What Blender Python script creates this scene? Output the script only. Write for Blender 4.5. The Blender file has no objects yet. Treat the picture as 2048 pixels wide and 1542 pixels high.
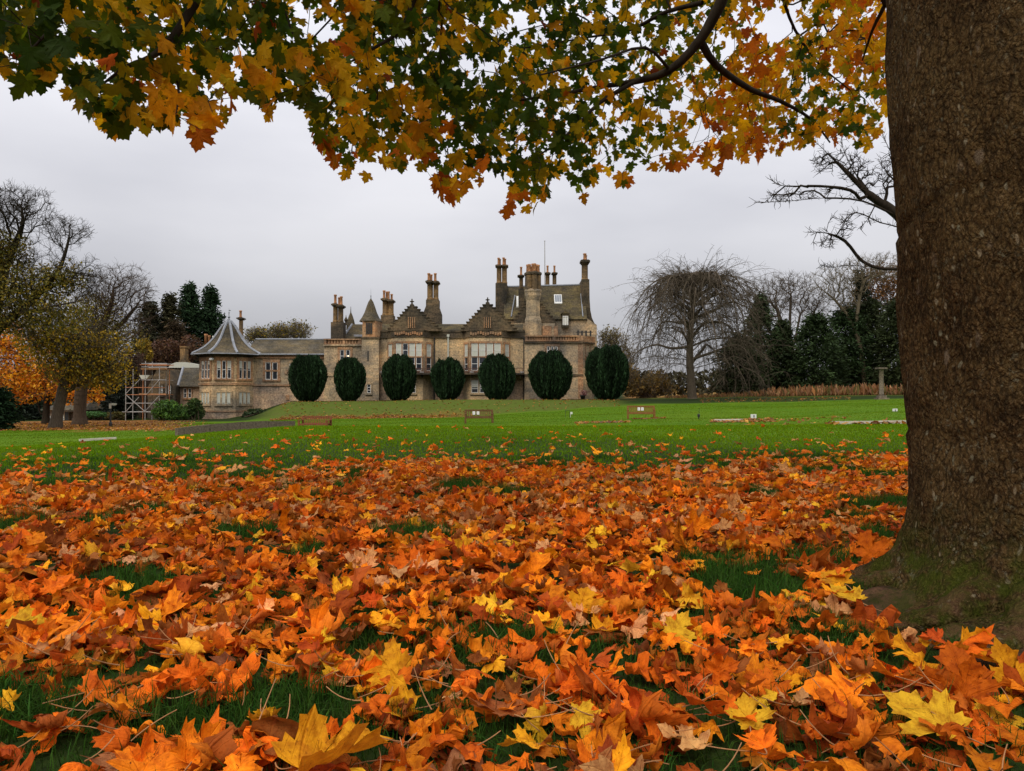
import bpy, math, random
import numpy as np
from mathutils import Vector, noise as mnoise

Rad = math.radians
rng = np.random.default_rng(11)
random.seed(5)
scene = bpy.context.scene

# ------------------------------------------------------------------ camera
F, CX, CY, HOR, CAMZ = 1518.0, 1024.0, 771.0, 795.0, 0.75
PITCH = math.atan((HOR - CY) / F)
cam_data = bpy.data.cameras.new("camera")
cam = bpy.data.objects.new("camera", cam_data)
scene.collection.objects.link(cam)
cam.location = (0, 0, CAMZ)
cam.rotation_euler = (math.pi / 2 + PITCH, 0, 0)
cam_data.sensor_width = 36.0
cam_data.lens = 36.0 * F / 2048.0
cam_data.clip_start = 0.05
cam_data.clip_end = 4000.0
scene.camera = cam

# ------------------------------------------------------------------ sky, sun, exposure
SUN_EL, SUN_AZ = 52.0, 205.0        # degrees; azimuth clockwise from +Y
world = bpy.data.worlds.new("World")
scene.world = world
world.use_nodes = True
wn, wl = world.node_tree.nodes, world.node_tree.links
wn.clear()
w_out = wn.new("ShaderNodeOutputWorld")
w_bg = wn.new("ShaderNodeBackground")
w_bg.inputs["Strength"].default_value = 0.12
sky = wn.new("ShaderNodeTexSky")
sky.sky_type = 'NISHITA'
sky.sun_disc = False
sky.sun_elevation = Rad(SUN_EL)
sky.sun_rotation = Rad(SUN_AZ)
sky.dust_density = 3.0
w_tc = wn.new("ShaderNodeTexCoord")
w_sep = wn.new("ShaderNodeSeparateXYZ")
wl.new(w_tc.outputs["Generated"], w_sep.inputs[0])
w_ramp = wn.new("ShaderNodeMapRange")           # overcast: brighter towards the zenith
w_ramp.inputs["From Min"].default_value = 0.0
w_ramp.inputs["From Max"].default_value = 1.0
w_ramp.inputs["To Min"].default_value = 3.6
w_ramp.inputs["To Max"].default_value = 16.5
wl.new(w_sep.outputs["Z"], w_ramp.inputs["Value"])
w_map = wn.new("ShaderNodeMapping")
w_map.inputs["Scale"].default_value = (1.0, 1.0, 3.2)
wl.new(w_tc.outputs["Generated"], w_map.inputs[0])
w_noise = wn.new("ShaderNodeTexNoise")
w_noise.inputs["Scale"].default_value = 1.7
w_noise.inputs["Detail"].default_value = 5.0
w_noise.inputs["Roughness"].default_value = 0.45
wl.new(w_map.outputs[0], w_noise.inputs["Vector"])
w_cl = wn.new("ShaderNodeMapRange")
w_cl.inputs["From Min"].default_value = 0.3
w_cl.inputs["From Max"].default_value = 0.7
w_cl.inputs["To Min"].default_value = 0.76
w_cl.inputs["To Max"].default_value = 1.12
wl.new(w_noise.outputs["Fac"], w_cl.inputs["Value"])
w_mul = wn.new("ShaderNodeMath"); w_mul.operation = 'MULTIPLY'
wl.new(w_ramp.outputs[0], w_mul.inputs[0]); wl.new(w_cl.outputs[0], w_mul.inputs[1])
w_tint = wn.new("ShaderNodeMixRGB"); w_tint.blend_type = 'MIX'
w_tint.inputs[1].default_value = (0.87, 0.88, 0.99, 1)
w_tint.inputs[2].default_value = (1.0, 0.985, 1.0, 1)
wl.new(w_noise.outputs["Fac"], w_tint.inputs[0])
w_vm = wn.new("ShaderNodeVectorMath"); w_vm.operation = 'SCALE'
wl.new(w_tint.outputs[0], w_vm.inputs[0]); wl.new(w_mul.outputs[0], w_vm.inputs["Scale"])
w_mix = wn.new("ShaderNodeMixRGB"); w_mix.inputs[0].default_value = 0.92
wl.new(sky.outputs[0], w_mix.inputs[1]); wl.new(w_vm.outputs[0], w_mix.inputs[2])
wl.new(w_mix.outputs[0], w_bg.inputs["Color"])
wl.new(w_bg.outputs[0], w_out.inputs["Surface"])

sun_data = bpy.data.lights.new("sun", 'SUN')
sun = bpy.data.objects.new("sun", sun_data)
scene.collection.objects.link(sun)
sun_data.energy = 1.5
sun_data.angle = Rad(25)
sun_data.color = (1.0, 0.95, 0.86)
_az, _el = Rad(SUN_AZ), Rad(SUN_EL)
_d = Vector((math.sin(_az) * math.cos(_el), math.cos(_az) * math.cos(_el), math.sin(_el)))
sun.rotation_euler = _d.to_track_quat('Z', 'Y').to_euler()

scene.view_settings.view_transform = 'Standard'
scene.view_settings.look = 'None'
scene.view_settings.exposure = 0.0
scene.view_settings.gamma = 1.0
scene.render.engine = 'CYCLES'
scene.cycles.max_bounces = 6
scene.cycles.diffuse_bounces = 3
scene.cycles.transmission_bounces = 3
scene.cycles.transparent_max_bounces = 8
scene.cycles.use_denoising = True

# ------------------------------------------------------------------ helpers
def W(px, py, Y):
    """world point seen at photo pixel (px, py) at depth Y"""
    dx = (np.asarray(px, float) - CX) / F
    dy = (CY - np.asarray(py, float)) / F
    dyw = math.cos(PITCH) - dy * math.sin(PITCH)
    dzw = math.sin(PITCH) + dy * math.cos(PITCH)
    t = Y / dyw
    return np.stack(np.broadcast_arrays(dx * t, Y, CAMZ + dzw * t), axis=-1).astype(float)

def wx(px, Y): return float(W(px, HOR, Y)[0])
def wz(py, Y): return float(W(CX, py, Y)[2])

def smooth01(t):
    t = np.clip(t, 0, 1)
    return t * t * (3 - 2 * t)

_perm = rng.random((256, 256))
def vnoise(x, y):
    x = np.asarray(x, float); y = np.asarray(y, float)
    xi = np.floor(x).astype(int); yi = np.floor(y).astype(int)
    fx = x - xi; fy = y - yi
    fx = fx * fx * (3 - 2 * fx); fy = fy * fy * (3 - 2 * fy)
    a = _perm[xi % 256, yi % 256]; b = _perm[(xi + 1) % 256, yi % 256]
    c = _perm[xi % 256, (yi + 1) % 256]; d = _perm[(xi + 1) % 256, (yi + 1) % 256]
    return (a * (1 - fx) + b * fx) * (1 - fy) + (c * (1 - fx) + d * fx) * fy

def fbm(x, y, o=3):
    s = 0; a = 0.5; t = 0
    for i in range(o):
        s = s + a * vnoise(x * 2 ** i + 17 * i, y * 2 ** i + 31 * i); t += a; a *= 0.5
    return s / t

def unit(v):
    return v / np.maximum(np.linalg.norm(v, axis=-1, keepdims=True), 1e-9)

def np_mesh(name, V, polys, col=None, uv=None, smooth=True):
    """mesh from a vertex array and a list of index arrays (one per polygon size)"""
    me = bpy.data.meshes.new(name)
    V = np.ascontiguousarray(V, dtype=np.float32).reshape(-1, 3)
    polys = [np.asarray(p, dtype=np.int32) for p in polys if len(p)]
    loops = np.concatenate([p.ravel() for p in polys])
    tot = np.concatenate([np.full(len(p), p.shape[1], np.int32) for p in polys])
    start = np.concatenate([[0], np.cumsum(tot)[:-1]]).astype(np.int32)
    me.vertices.add(len(V)); me.vertices.foreach_set("co", V.ravel())
    me.loops.add(len(loops)); me.loops.foreach_set("vertex_index", loops)
    me.polygons.add(len(tot)); me.polygons.foreach_set("loop_start", start)
    me.polygons.foreach_set("loop_total", tot)
    me.polygons.foreach_set("use_smooth", np.full(len(tot), smooth, dtype=bool))
    me.update(calc_edges=True)
    if col is not None:
        a = me.color_attributes.new("Col", 'FLOAT_COLOR', 'POINT')
        c = np.ones((len(V), 4), np.float32); c[:, :3] = np.asarray(col, np.float32).reshape(-1, 3)
        a.data.foreach_set("color", c.ravel())
    if uv is not None:
        l = me.uv_layers.new(name="UVMap")
        l.data.foreach_set("uv", np.asarray(uv, np.float32).reshape(-1, 2)[loops].ravel())
    return me

def link(name, me, mat=None, parent=None, loc=None):
    o = bpy.data.objects.new(name, me)
    scene.collection.objects.link(o)
    if mat is not None:
        me.materials.append(mat)
    if parent is not None:
        o.parent = parent
    if loc is not None:
        o.location = loc
    return o

def tag(o, label=None, cat=None, group=None, kind=None):
    if label: o["label"] = label
    if cat: o["category"] = cat
    if group: o["group"] = group
    if kind: o["kind"] = kind
    return o

def empty(name, loc, label, cat, group=None):
    o = bpy.data.objects.new(name, None)
    o.empty_display_size = 0.3
    scene.collection.objects.link(o)
    o.location = loc
    o["origin"] = [float(c) for c in loc]
    return tag(o, label, cat, group)

def root_origin(o):
    while o is not None and o.parent is not None:
        o = o.parent
    return np.array(o.location) if o is not None else np.zeros(3)

class MB:
    """collects shapes and links them as ONE mesh object"""
    def __init__(s): s.v = []; s.f = []
    def add(s, vs, fs):
        n = len(s.v); s.v += [tuple(map(float, p)) for p in vs]; s.f += [tuple(i + n for i in f) for f in fs]
    def box(s, x0, x1, y0, y1, z0, z1):
        s.add([(x, y, z) for x in (x0, x1) for y in (y0, y1) for z in (z0, z1)],
              [(0, 1, 3, 2), (4, 6, 7, 5), (0, 4, 5, 1), (2, 3, 7, 6), (0, 2, 6, 4), (1, 5, 7, 3)])
    def pbox(s, a, b, t, m, Y, dep):
        """box whose front face spans photo pixels a..b, t..m at depth Y, dep metres deep"""
        s.box(wx(a, Y), wx(b, Y), Y, Y + dep, wz(m, Y), wz(t, Y))
    def obox(s, o, u, n, u0, u1, z0, z1, d0, d1):
        """box on a wall: o a point of it, u along it, n out of it"""
        o, u, n = (np.array(q, float) for q in (o, u, n)); z = np.array((0, 0, 1.0))
        s.add([o + u * a + n * d + z * h for a in (u0, u1) for d in (d1, d0) for h in (z0, z1)],
              [(0, 1, 3, 2), (4, 6, 7, 5), (0, 4, 5, 1), (2, 3, 7, 6), (0, 2, 6, 4), (1, 5, 7, 3)])
    def prism(s, pts, y0, y1):
        """outline of (x, z) points extruded from y0 to y1"""
        k = len(pts)
        s.add([(x, y0, z) for x, z in pts] + [(x, y1, z) for x, z in pts],
              [tuple(range(k)), tuple(range(2 * k - 1, k - 1, -1))] + [(i, i + k, (i + 1) % k + k, (i + 1) % k) for i in range(k)])
    def plan(s, pts, z0, z1):
        k = len(pts)
        s.add([(x, y, z0) for x, y in pts] + [(x, y, z1) for x, y in pts],
              [tuple(range(k - 1, -1, -1)), tuple(range(k, 2 * k))] + [(i, (i + 1) % k, (i + 1) % k + k, i + k) for i in range(k)])
    def lathe(s, c, prof, n=8, rot=0.0):
        """prof: list of (radius, z); c: (x, y)"""
        vs = []; fs = []
        for r, z in prof:
            for i in range(n):
                a = rot + 2 * math.pi * i / n
                vs.append((c[0] + r * math.sin(a), c[1] - r * math.cos(a), z))
        for j in range(len(prof) - 1):
            for i in range(n):
                k = (i + 1) % n
                fs.append((j * n + i, j * n + k, (j + 1) * n + k, (j + 1) * n + i))
        fs.append(tuple(range(n - 1, -1, -1))); fs.append(tuple(range((len(prof) - 1) * n, len(prof) * n)))
        s.add(vs, fs)
    def bar(s, p, q, r, n=6, r1=None):
        p, q = np.array(p, float), np.array(q, float)
        d = unit(q - p); a = np.cross(d, (0, 0, 1.0) if abs(d[2]) < .9 else (1.0, 0, 0)); a = unit(a); b = np.cross(d, a)
        r1 = r if r1 is None else r1
        vs = [p + r * (math.cos(t) * a + math.sin(t) * b) for t in np.arange(n) * 2 * math.pi / n]
        vs += [q + r1 * (math.cos(t) * a + math.sin(t) * b) for t in np.arange(n) * 2 * math.pi / n]
        s.add(vs, [tuple(range(n)), tuple(range(2 * n - 1, n - 1, -1))] + [(i, i + n, (i + 1) % n + n, (i + 1) % n) for i in range(n)])
    def build(s, name, mat, parent=None, smooth=False, label=None):
        org = root_origin(parent)
        me = bpy.data.meshes.new(name)
        me.from_pydata([tuple(np.array(p) - org) for p in s.v], [], s.f)
        me.update()
        if smooth:
            me.polygons.foreach_set("use_smooth", [True] * len(me.polygons))
        o = link(name, me, mat, parent)
        if label: o["label"] = label
        return o

def tubes(P0, P1, R0, R1, n):
    """open prism per segment: returns V, quads"""
    P0, P1 = np.asarray(P0, float), np.asarray(P1, float)
    S = len(P0)
    d = unit(P1 - P0)
    ref = np.where(np.abs(d[:, 2:3]) < 0.9, np.array([[0, 0, 1.0]]), np.array([[1.0, 0, 0]]))
    a = unit(np.cross(d, ref)); b = np.cross(d, a)
    ang = np.arange(n) * 2 * math.pi / n
    ring = np.cos(ang)[None, :, None] * a[:, None, :] + np.sin(ang)[None, :, None] * b[:, None, :]
    V = np.stack([P0[:, None, :] + ring * np.asarray(R0)[:, None, None],
                  (P1 + d * np.asarray(R1)[:, None] * 0.08)[:, None, :] + ring * np.asarray(R1)[:, None, None]], axis=1)
    base = (np.arange(S) * 2 * n)[:, None]
    i = np.arange(n)[None, :]; k = (i + 1) % n
    Q = np.stack([base + i, base + k, base + n + k, base + n + i], axis=-1).reshape(-1, 4)
    return V.reshape(-1, 3), Q

def tube_mesh(name, groups):
    """groups: list of (P0, P1, R0, R1, n)"""
    Vs, Qs, off = [], [], 0
    for g in groups:
        if len(g[0]) == 0: continue
        v, q = tubes(*g); Vs.append(v); Qs.append(q + off); off += len(v)
    return np_mesh(name, np.concatenate(Vs), [np.concatenate(Qs)])

def skeleton(seed, parent, attract, kappa=0.35, step=0.6, bend=0.35, jit=0.06):
    """grow a branching skeleton from seed nodes to every attractor"""
    n0 = len(seed)
    cap = n0 + len(attract) * 24 + 64
    P = np.zeros((cap, 3)); PA = np.full(cap, -1); L = np.zeros(cap); D = np.zeros((cap, 3)); 
    P[:n0] = seed; PA[:n0] = parent
    for i in range(n0):
        if parent[i] >= 0:
            L[i] = L[parent[i]] + np.linalg.norm(P[i] - P[parent[i]]); D[i] = unit(P[i] - P[parent[i]])
        else:
            D[i] = (0, 0, 1)
    n = n0
    tips = []
    d0 = np.min(np.linalg.norm(attract[:, None, :] - P[None, :n0, :], axis=2), axis=1)
    for a in attract[np.argsort(d0)]:
        df = P[:n] - a
        c = np.sqrt((df * df).sum(1)) + kappa * L[:n]
        j = int(np.argmin(c))
        dist = np.linalg.norm(a - P[j])
        if dist < 1e-4: continue
        m = int(min(20, max(1, math.ceil(dist / step))))
        if n + m >= cap: break
        ctrl = P[j] + D[j] * dist * bend + rng.normal(0, jit * dist, 3)
        prev = j
        for k in range(1, m + 1):
            t = k / m
            q = (1 - t) ** 2 * P[j] + 2 * t * (1 - t) * ctrl + t * t * a
            P[n] = q; PA[n] = prev; L[n] = L[prev] + np.linalg.norm(q - P[prev]); D[n] = unit(q - P[prev])
            prev = n; n += 1
        tips.append(prev)
    P, PA, D = P[:n], PA[:n], D[:n]
    cnt = np.zeros(n)
    has = np.zeros(n, bool); has[PA[PA >= 0]] = True
    cnt[~has] = 1
    for i in range(n - 1, -1, -1):
        if PA[i] >= 0: cnt[PA[i]] += cnt[i]
    return P, PA, D, cnt, np.array(tips, int)

def polyseed(paths):
    """list of (points, attach) -> nodes and parents; attach = index of path it starts on (nearest node) or None"""
    P, PA, spans = [], [], []
    for pts, att in paths:
        pts = np.asarray(pts, float)
        out = []
        for i in range(len(pts) - 1):
            m = max(2, int(np.linalg.norm(pts[i + 1] - pts[i]) / 0.5))
            for k in range(m): out.append(pts[i] + (pts[i + 1] - pts[i]) * k / m)
        out.append(pts[-1])
        start = len(P)
        if att is None: par = -1
        else:
            Q = np.array(P); par = int(np.argmin(((Q - out[0]) ** 2).sum(1))); out = out[1:]
        for q in out:
            P.append(q); PA.append(par); par = len(P) - 1
    return np.array(P), np.array(PA)

def catmull(pts, n=6):
    pts = np.asarray(pts, float)
    p = np.vstack([2 * pts[0] - pts[1], pts, 2 * pts[-1] - pts[-2]])
    out = []
    for i in range(1, len(p) - 2):
        for k in range(n):
            t = k / n
            out.append(0.5 * ((2 * p[i]) + (-p[i - 1] + p[i + 1]) * t + (2 * p[i - 1] - 5 * p[i] + 4 * p[i + 1] - p[i + 2]) * t * t
                              + (-p[i - 1] + 3 * p[i] - 3 * p[i + 1] + p[i + 2]) * t ** 3))
    out.append(pts[-1])
    return np.array(out)

def cards(C, size, aspect, up=None, spread=1.0, col=None):
    """diamond leaf cards at points C: returns V, quads, colours"""
    n = len(C)
    if up is None:
        a = unit(rng.normal(size=(n, 3)))
    else:
        a = unit(np.asarray(up) + spread * rng.normal(size=(n, 3)))
    b = unit(np.cross(a, rng.normal(size=(n, 3))))
    size = np.broadcast_to(size, (n,))[:, None]
    L = a * size; B = b * size * aspect
    V = np.stack([C - L * .5, C + B * .5, C + L * .5, C - B * .5], axis=1).reshape(-1, 3)
    Q = np.arange(n * 4).reshape(-1, 4)
    return V, Q, (None if col is None else np.repeat(col, 4, axis=0))

# ------------------------------------------------------------------ materials
class NT:
    def __init__(s, name):
        s.m = bpy.data.materials.new(name); s.m.use_nodes = True
        s.n, s.l = s.m.node_tree.nodes, s.m.node_tree.links
        s.b = s.n["Principled BSDF"]; s.out = s.n["Material Output"]
    def new(s, t, **kw):
        x = s.n.new(t)
        for k, v in kw.items():
            if k.startswith("i_"):
                s.put(x.inputs[int(k[2:])] if k[2:].isdigit() else x.inputs[k[2:].replace("_", " ")], v)
            else: setattr(x, k, v)
        return x
    def put(s, sock, v):
        if isinstance(v, bpy.types.NodeSocket): s.l.new(v, sock)
        elif isinstance(v, (tuple, list)):
            sock.default_value = tuple(v) + (1,) if len(v) == 3 and len(sock.default_value) == 4 else v
        else: sock.default_value = v
    def coord(s, which="Object", scale=None):
        o = s.new("ShaderNodeTexCoord").outputs[which]
        if scale is not None:
            o = s.new("ShaderNodeMapping", i_Vector=o, i_Scale=scale).outputs[0]
        return o
    def noise(s, vec, scale, detail=3, rough=0.55):
        return s.new("ShaderNodeTexNoise", i_Vector=vec, i_Scale=scale, i_Detail=detail, i_Roughness=rough).outputs["Fac"]
    def ramp(s, v, a, b, lo=0.0, hi=1.0):
        return s.new("ShaderNodeMapRange", i_0=v, i_1=a, i_2=b, i_3=lo, i_4=hi).outputs[0]
    def mix(s, f, a, b, mode='MIX'):
        return s.new("ShaderNodeMixRGB", blend_type=mode, i_0=f, i_1=a, i_2=b).outputs[0]
    def math(s, op, a, b=0.0):
        return s.new("ShaderNodeMath", operation=op, i_0=a, i_1=b).outputs[0]
    def attr(s, name="Col"):
        return s.new("ShaderNodeAttribute", attribute_name=name).outputs["Color"]
    def bump(s, h, strength, dist):
        return s.new("ShaderNodeBump", i_Height=h, i_Strength=strength, i_Distance=dist).outputs[0]
    def done(s, base=None, rough=0.8, spec=0.2, normal=None, metallic=0.0):
        if base is not None: s.put(s.b.inputs["Base Color"], base)
        s.put(s.b.inputs["Roughness"], rough); s.put(s.b.inputs["Specular IOR Level"], spec)
        s.put(s.b.inputs["Metallic"], metallic)
        if normal is not None: s.put(s.b.inputs["Normal"], normal)
        return s.m

def plain(name, c, rough=0.7, var=0.25, scale=6.0, spec=0.25, metallic=0.0):
    t = NT(name); co = t.coord()
    f = t.noise(co, scale, 4)
    d = tuple(x * (1 - var) for x in c); u = tuple(min(1, x * (1 + var)) for x in c)
    return t.done(t.mix(t.ramp(f, .3, .7), d, u), rough, spec, None, metallic)

def stone(name, c1, c2, c3, bw=0.95, rh=0.38, stain=0.5, grey=(.10, .10, .09)):
    t = NT(name); co = t.coord()
    sp = t.new("ShaderNodeSeparateXYZ", i_0=co)
    u = t.math('ADD', sp.outputs[0], t.math('MULTIPLY', sp.outputs[1], 0.83))
    v = t.new("ShaderNodeCombineXYZ", i_0=u, i_1=sp.outputs[2], i_2=0.0).outputs[0]
    br = t.new("ShaderNodeTexBrick", i_Vector=v, i_Scale=1.0)
    br.inputs["Brick Width"].default_value = bw; br.inputs["Row Height"].default_value = rh
    br.inputs["Mortar Size"].default_value = 0.012; br.inputs["Bias"].default_value = 0.15
    br.inputs["Color1"].default_value = c1 + (1,); br.inputs["Color2"].default_value = c2 + (1,)
    br.inputs["Mortar"].default_value = tuple(x * .55 for x in c1) + (1,)
    f1 = t.ramp(t.noise(t.new("ShaderNodeMapping", i_Vector=co, i_Scale=(.55, .55, 1.5)).outputs[0], 1.5, 6, .75), .44, .62)
    a = t.mix(t.math('MULTIPLY', f1, .85), br.outputs["Color"], c3)
    st = t.noise(t.new("ShaderNodeMapping", i_Vector=co, i_Scale=(.45, .45, .16)).outputs[0], 1.0, 5, .65)
    b = t.mix(t.ramp(st, .46, .64, 0, stain), a, grey)
    pt = t.noise(t.new("ShaderNodeMapping", i_Vector=co, i_Scale=(.30, .30, .40)).outputs[0], 1.0, 3, .5)
    b = t.mix(1.0, b, t.mix(t.ramp(pt, .36, .64), (.58, .60, .64), (1.36, 1.24, 1.04)), "MULTIPLY")
    fine = t.noise(co, 5.5, 3, .7)
    c = t.mix(1.0, b, t.mix(t.ramp(fine, .3, .7), (.50, .50, .50), (1.40, 1.38, 1.35)), 'MULTIPLY')
    nb = t.bump(t.math('ADD', t.math('MULTIPLY', br.outputs["Fac"], -.6), fine), .5, .06)
    return t.done(c, .9, .15, nb)

def leafmat(name, trans=0.45, rough=0.55, veins=True, spots=0.5, under=None, spec=0.3):
    """autumn leaf: colour per leaf from the mesh, veins and blemishes in leaf coordinates"""
    t = NT(name)
    col = t.attr("Col")
    if veins:
        uv = t.new("ShaderNodeUVMap").outputs[0]
        sp = t.new("ShaderNodeSeparateXYZ", i_0=uv)
        ax = t.math('ABSOLUTE', sp.outputs[0]); y = sp.outputs[1]
        ds = ax
        for ang in (30, -16):
            s_, c_ = math.sin(Rad(ang)), math.cos(Rad(ang))
            d = t.math('ABSOLUTE', t.math('SUBTRACT', t.math('MULTIPLY', ax, s_), t.math('MULTIPLY', y, c_)))
            ds = t.math('MINIMUM', ds, d)
        # side veins: ribs leaving the midribs
        rib = t.math('PINGPONG', t.math('ADD', t.math('MULTIPLY', y, 1.0), t.math('MULTIPLY', ax, -.75)), 0.06)
        ribm = t.ramp(rib, .0, .008, .30, 0)
        vm = t.math('MAXIMUM', t.ramp(ds, .004, .02, 1, 0), ribm)
        co = t.coord("Object")
        n1 = t.noise(co, 38, 4, .6); n2 = t.noise(co, 140, 2, .6)
        rr = t.math('SQRT', t.math('ADD', t.math('MULTIPLY', ax, ax), t.math('MULTIPLY', y, y)))
        dark = t.mix(1.0, col, (.52, .36, .34), 'MULTIPLY')
        a = t.mix(t.math('MULTIPLY', t.ramp(n1, .42, .66), spots), col, dark)
        a = t.mix(t.math('MULTIPLY', t.ramp(n2, .62, .70), spots * .8), a, t.mix(1.0, col, (.25, .16, .14), 'MULTIPLY'))
        a = t.mix(t.math('MULTIPLY', vm, .45), a, t.mix(1.0, a, (1.3, 1.25, 1.2), 'MULTIPLY'))
        nb = t.bump(t.math('ADD', t.math('MULTIPLY', vm, -.5), t.math('MULTIPLY', n1, 1.0)), .55, .012)
    else:
        a = col; nb = None
    if under is not None:
        g = t.new("ShaderNodeNewGeometry").outputs["Backfacing"]
        a = t.mix(t.math('MULTIPLY', g, under[3]), a, under[:3])
    t.done(a, rough, spec, nb)
    if trans > 0:
        tr = t.new("ShaderNodeBsdfTranslucent", i_Color=t.mix(1.0, a, (1.25, 1.15, .8), 'MULTIPLY'))
        mx = t.new("ShaderNodeMixShader", i_0=trans)
        t.l.new(t.b.outputs[0], mx.inputs[1]); t.l.new(tr.outputs[0], mx.inputs[2])
        t.l.new(mx.outputs[0], t.out.inputs["Surface"])
    return t.m

def woodmat(name, c1, c2, scale=(6, 6, 1.2), bump=.4):
    t = NT(name); co = t.coord("Object", scale)
    f = t.noise(co, 3.0, 5, .65)
    return t.done(t.mix(t.ramp(f, .3, .7), c1, c2), .9, .1, t.bump(f, bump, .05))

M = {}
M["stone"] = stone("sandstone_walling", (.52, .405, .265), (.32, .27, .20), (.56, .41, .255), stain=.72, grey=(.215, .195, .155))
M["stone_warm"] = stone("warm_sandstone_walling", (.60, .455, .285), (.40, .32, .21), (.64, .455, .265), stain=.62, grey=(.24, .21, .16))
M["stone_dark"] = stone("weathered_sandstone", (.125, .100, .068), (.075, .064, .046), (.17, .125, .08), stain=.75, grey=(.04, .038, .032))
M["stone_red"] = stone("red_sandstone_dressing", (.42, .225, .12), (.34, .20, .115), (.44, .30, .19), bw=.9, rh=.5, stain=.4)
M["stone_rubble"] = stone("pink_rubble_walling", (.50, .345, .245), (.34, .265, .20), (.54, .40, .28), bw=.7, rh=.3, stain=.55)
M["buff"] = stone("buff_chimney_stone", (.29, .185, .085), (.23, .15, .075), (.17, .12, .07), bw=.8, rh=.45, stain=.8, grey=(.05, .05, .045))
M["slate"] = stone("grey_slate", (.105, .09, .066), (.060, .055, .043), (.10, .08, .042), bw=.6, rh=.28, stain=.5, grey=(.13, .12, .10))
M["slate_green"] = stone("mossy_slate", (.105, .085, .052), (.06, .052, .036), (.12, .10, .045), bw=.6, rh=.28, stain=.45, grey=(.07, .065, .05))
M["lead"] = plain("lead_sheet", (.24, .25, .27), .55, .2, 3.0)
M["white"] = plain("white_paint", (.72, .71, .66), .5, .08, 5)
M["blind"] = plain("cream_blind", (.52, .52, .43), .8, .06, 5)
M["pot"] = plain("terracotta", (.36, .17, .075), .85, .45, 4)
M["iron"] = plain("dark_iron", (.025, .024, .022), .5, .3, 5, .4)
t = NT("window_glass"); M["glass"] = t.done((.022, .026, .032), .12, .5, t.bump(t.noise(t.coord(), 1.3, 2), .08, .2))
M["steel"] = plain("galvanised_tube", (.33, .31, .28), .5, .25, 3, .4)
M["rust"] = plain("orange_clip_tube", (.42, .17, .07), .6, .3, 3)
M["board"] = woodmat("scaffold_board", (.36, .20, .09), (.25, .15, .08))
M["bark_grey"] = woodmat("grey_bark", (.060, .046, .030), (.145, .112, .078))
M["bark_dark"] = woodmat("dark_bark", (.020, .014, .009), (.045, .034, .022))
M["bark_brown"] = woodmat("brown_bark", (.05, .034, .022), (.105, .07, .045))
M["bark_olive"] = woodmat("pale_bark", (.10, .078, .045), (.20, .16, .10))
M["leaf_far"] = leafmat("far_leaves", .3, .7, veins=False)
M["leaf_ever"] = leafmat("evergreen_leaves", .12, .65, veins=False, spec=.1)
M["leaf_tree"] = leafmat("maple_leaves_on_tree", .58, .6, True, .35, spec=.12)
M["leaf_fallen"] = leafmat("maple_leaves_fallen", .22, .7, True, .8, under=(.52, .165, .03, .30), spec=.10)
M["grass"] = leafmat("grass_blades", .3, .7, veins=False, spec=.04)
M["bench_red"] = woodmat("reddish_teak", (.15, .045, .022), (.25, .10, .045), (4, 4, 4))
M["bench_grey"] = woodmat("weathered_teak", (.105, .055, .022), (.175, .10, .042), (4, 4, 4))
M["bench_gold"] = woodmat("golden_teak", (.16, .075, .02), (.26, .135, .045), (4, 4, 4))
M["board_grey"] = woodmat("weathered_timber", (.085, .065, .045), (.21, .165, .12), (3, 9, 9))
M["board_pale"] = woodmat("pale_timber", (.45, .40, .31), (.62, .57, .47), (2, 2, 5))
M["plant_pink"] = plain("pink_bloom", (.38, .20, .19), .8, .4, 9)
# ------------------------------------------------------------------ terrain
_cols = (np.array([-400, 0, 250, 450, 490, 585, 900, 1100, 1180, 1350, 1500, 1800, 2300], float) - CX) / F
_rows = np.array([0, 8, 14, 19, 24, 32, 45, 60, 70, 77, 90, 110, 160, 700], float)
_T = np.array([
    [0, -.05, -.30, -.60, -.85, -1.1, -1.4, -1.75, -1.8, -1.85, -1.9, -1.8, -1, 8],
    [0, -.05, -.28, -.55, -.82, -1.1, -1.4, -1.75, -1.8, -1.85, -1.9, -1.8, -1, 8],
    [0, -.02, -.12, -.32, -.72, -1.0, -1.3, -1.6, -1.7, -1.75, -1.8, -1.7, -1, 8],
    [0, 0, 0, -.12, -.50, -.85, -1.15, -1.4, -1.52, -1.6, -1.7, -1.6, -1, 8],
    [0, 0, 0, -.08, -.48, -.90, -1.22, -1.35, -1.45, -1.5, -1.2, -1.0, -1, 8],
    [0, 0, 0, .0, -.40, -.85, -1.18, -1.24, -1.30, .30, .35, .4, 0, 8],
    [0, 0, 0, .0, -.35, -.68, -.80, -.98, -1.12, .48, .5, .5, .5, 8],
    [0, 0, 0, .0, -.32, -.60, -.66, -.70, -.55, .52, .55, .55, .7, 8],
    [0, 0, 0, .0, -.30, -.55, -.60, -.5, -.2, .52, .6, .6, .8, 8],
    [0, 0, 0, .0, -.28, -.48, -.50, -.2, .1, .32, .72, .9, 1.2, 9],
    [0, 0, 0, .02, -.20, -.42, -.42, -.08, .2, .45, .85, 1.1, 1.6, 10],
    [0, 0, 0, .06, -.05, -.18, -.08, .32, .58, .8, 1.1, 1.3, 2, 10],
    [0, 0, 0, .08, 0, -.1, 0, .4, .65, .9, 1.2, 1.4, 2, 10]])

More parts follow.
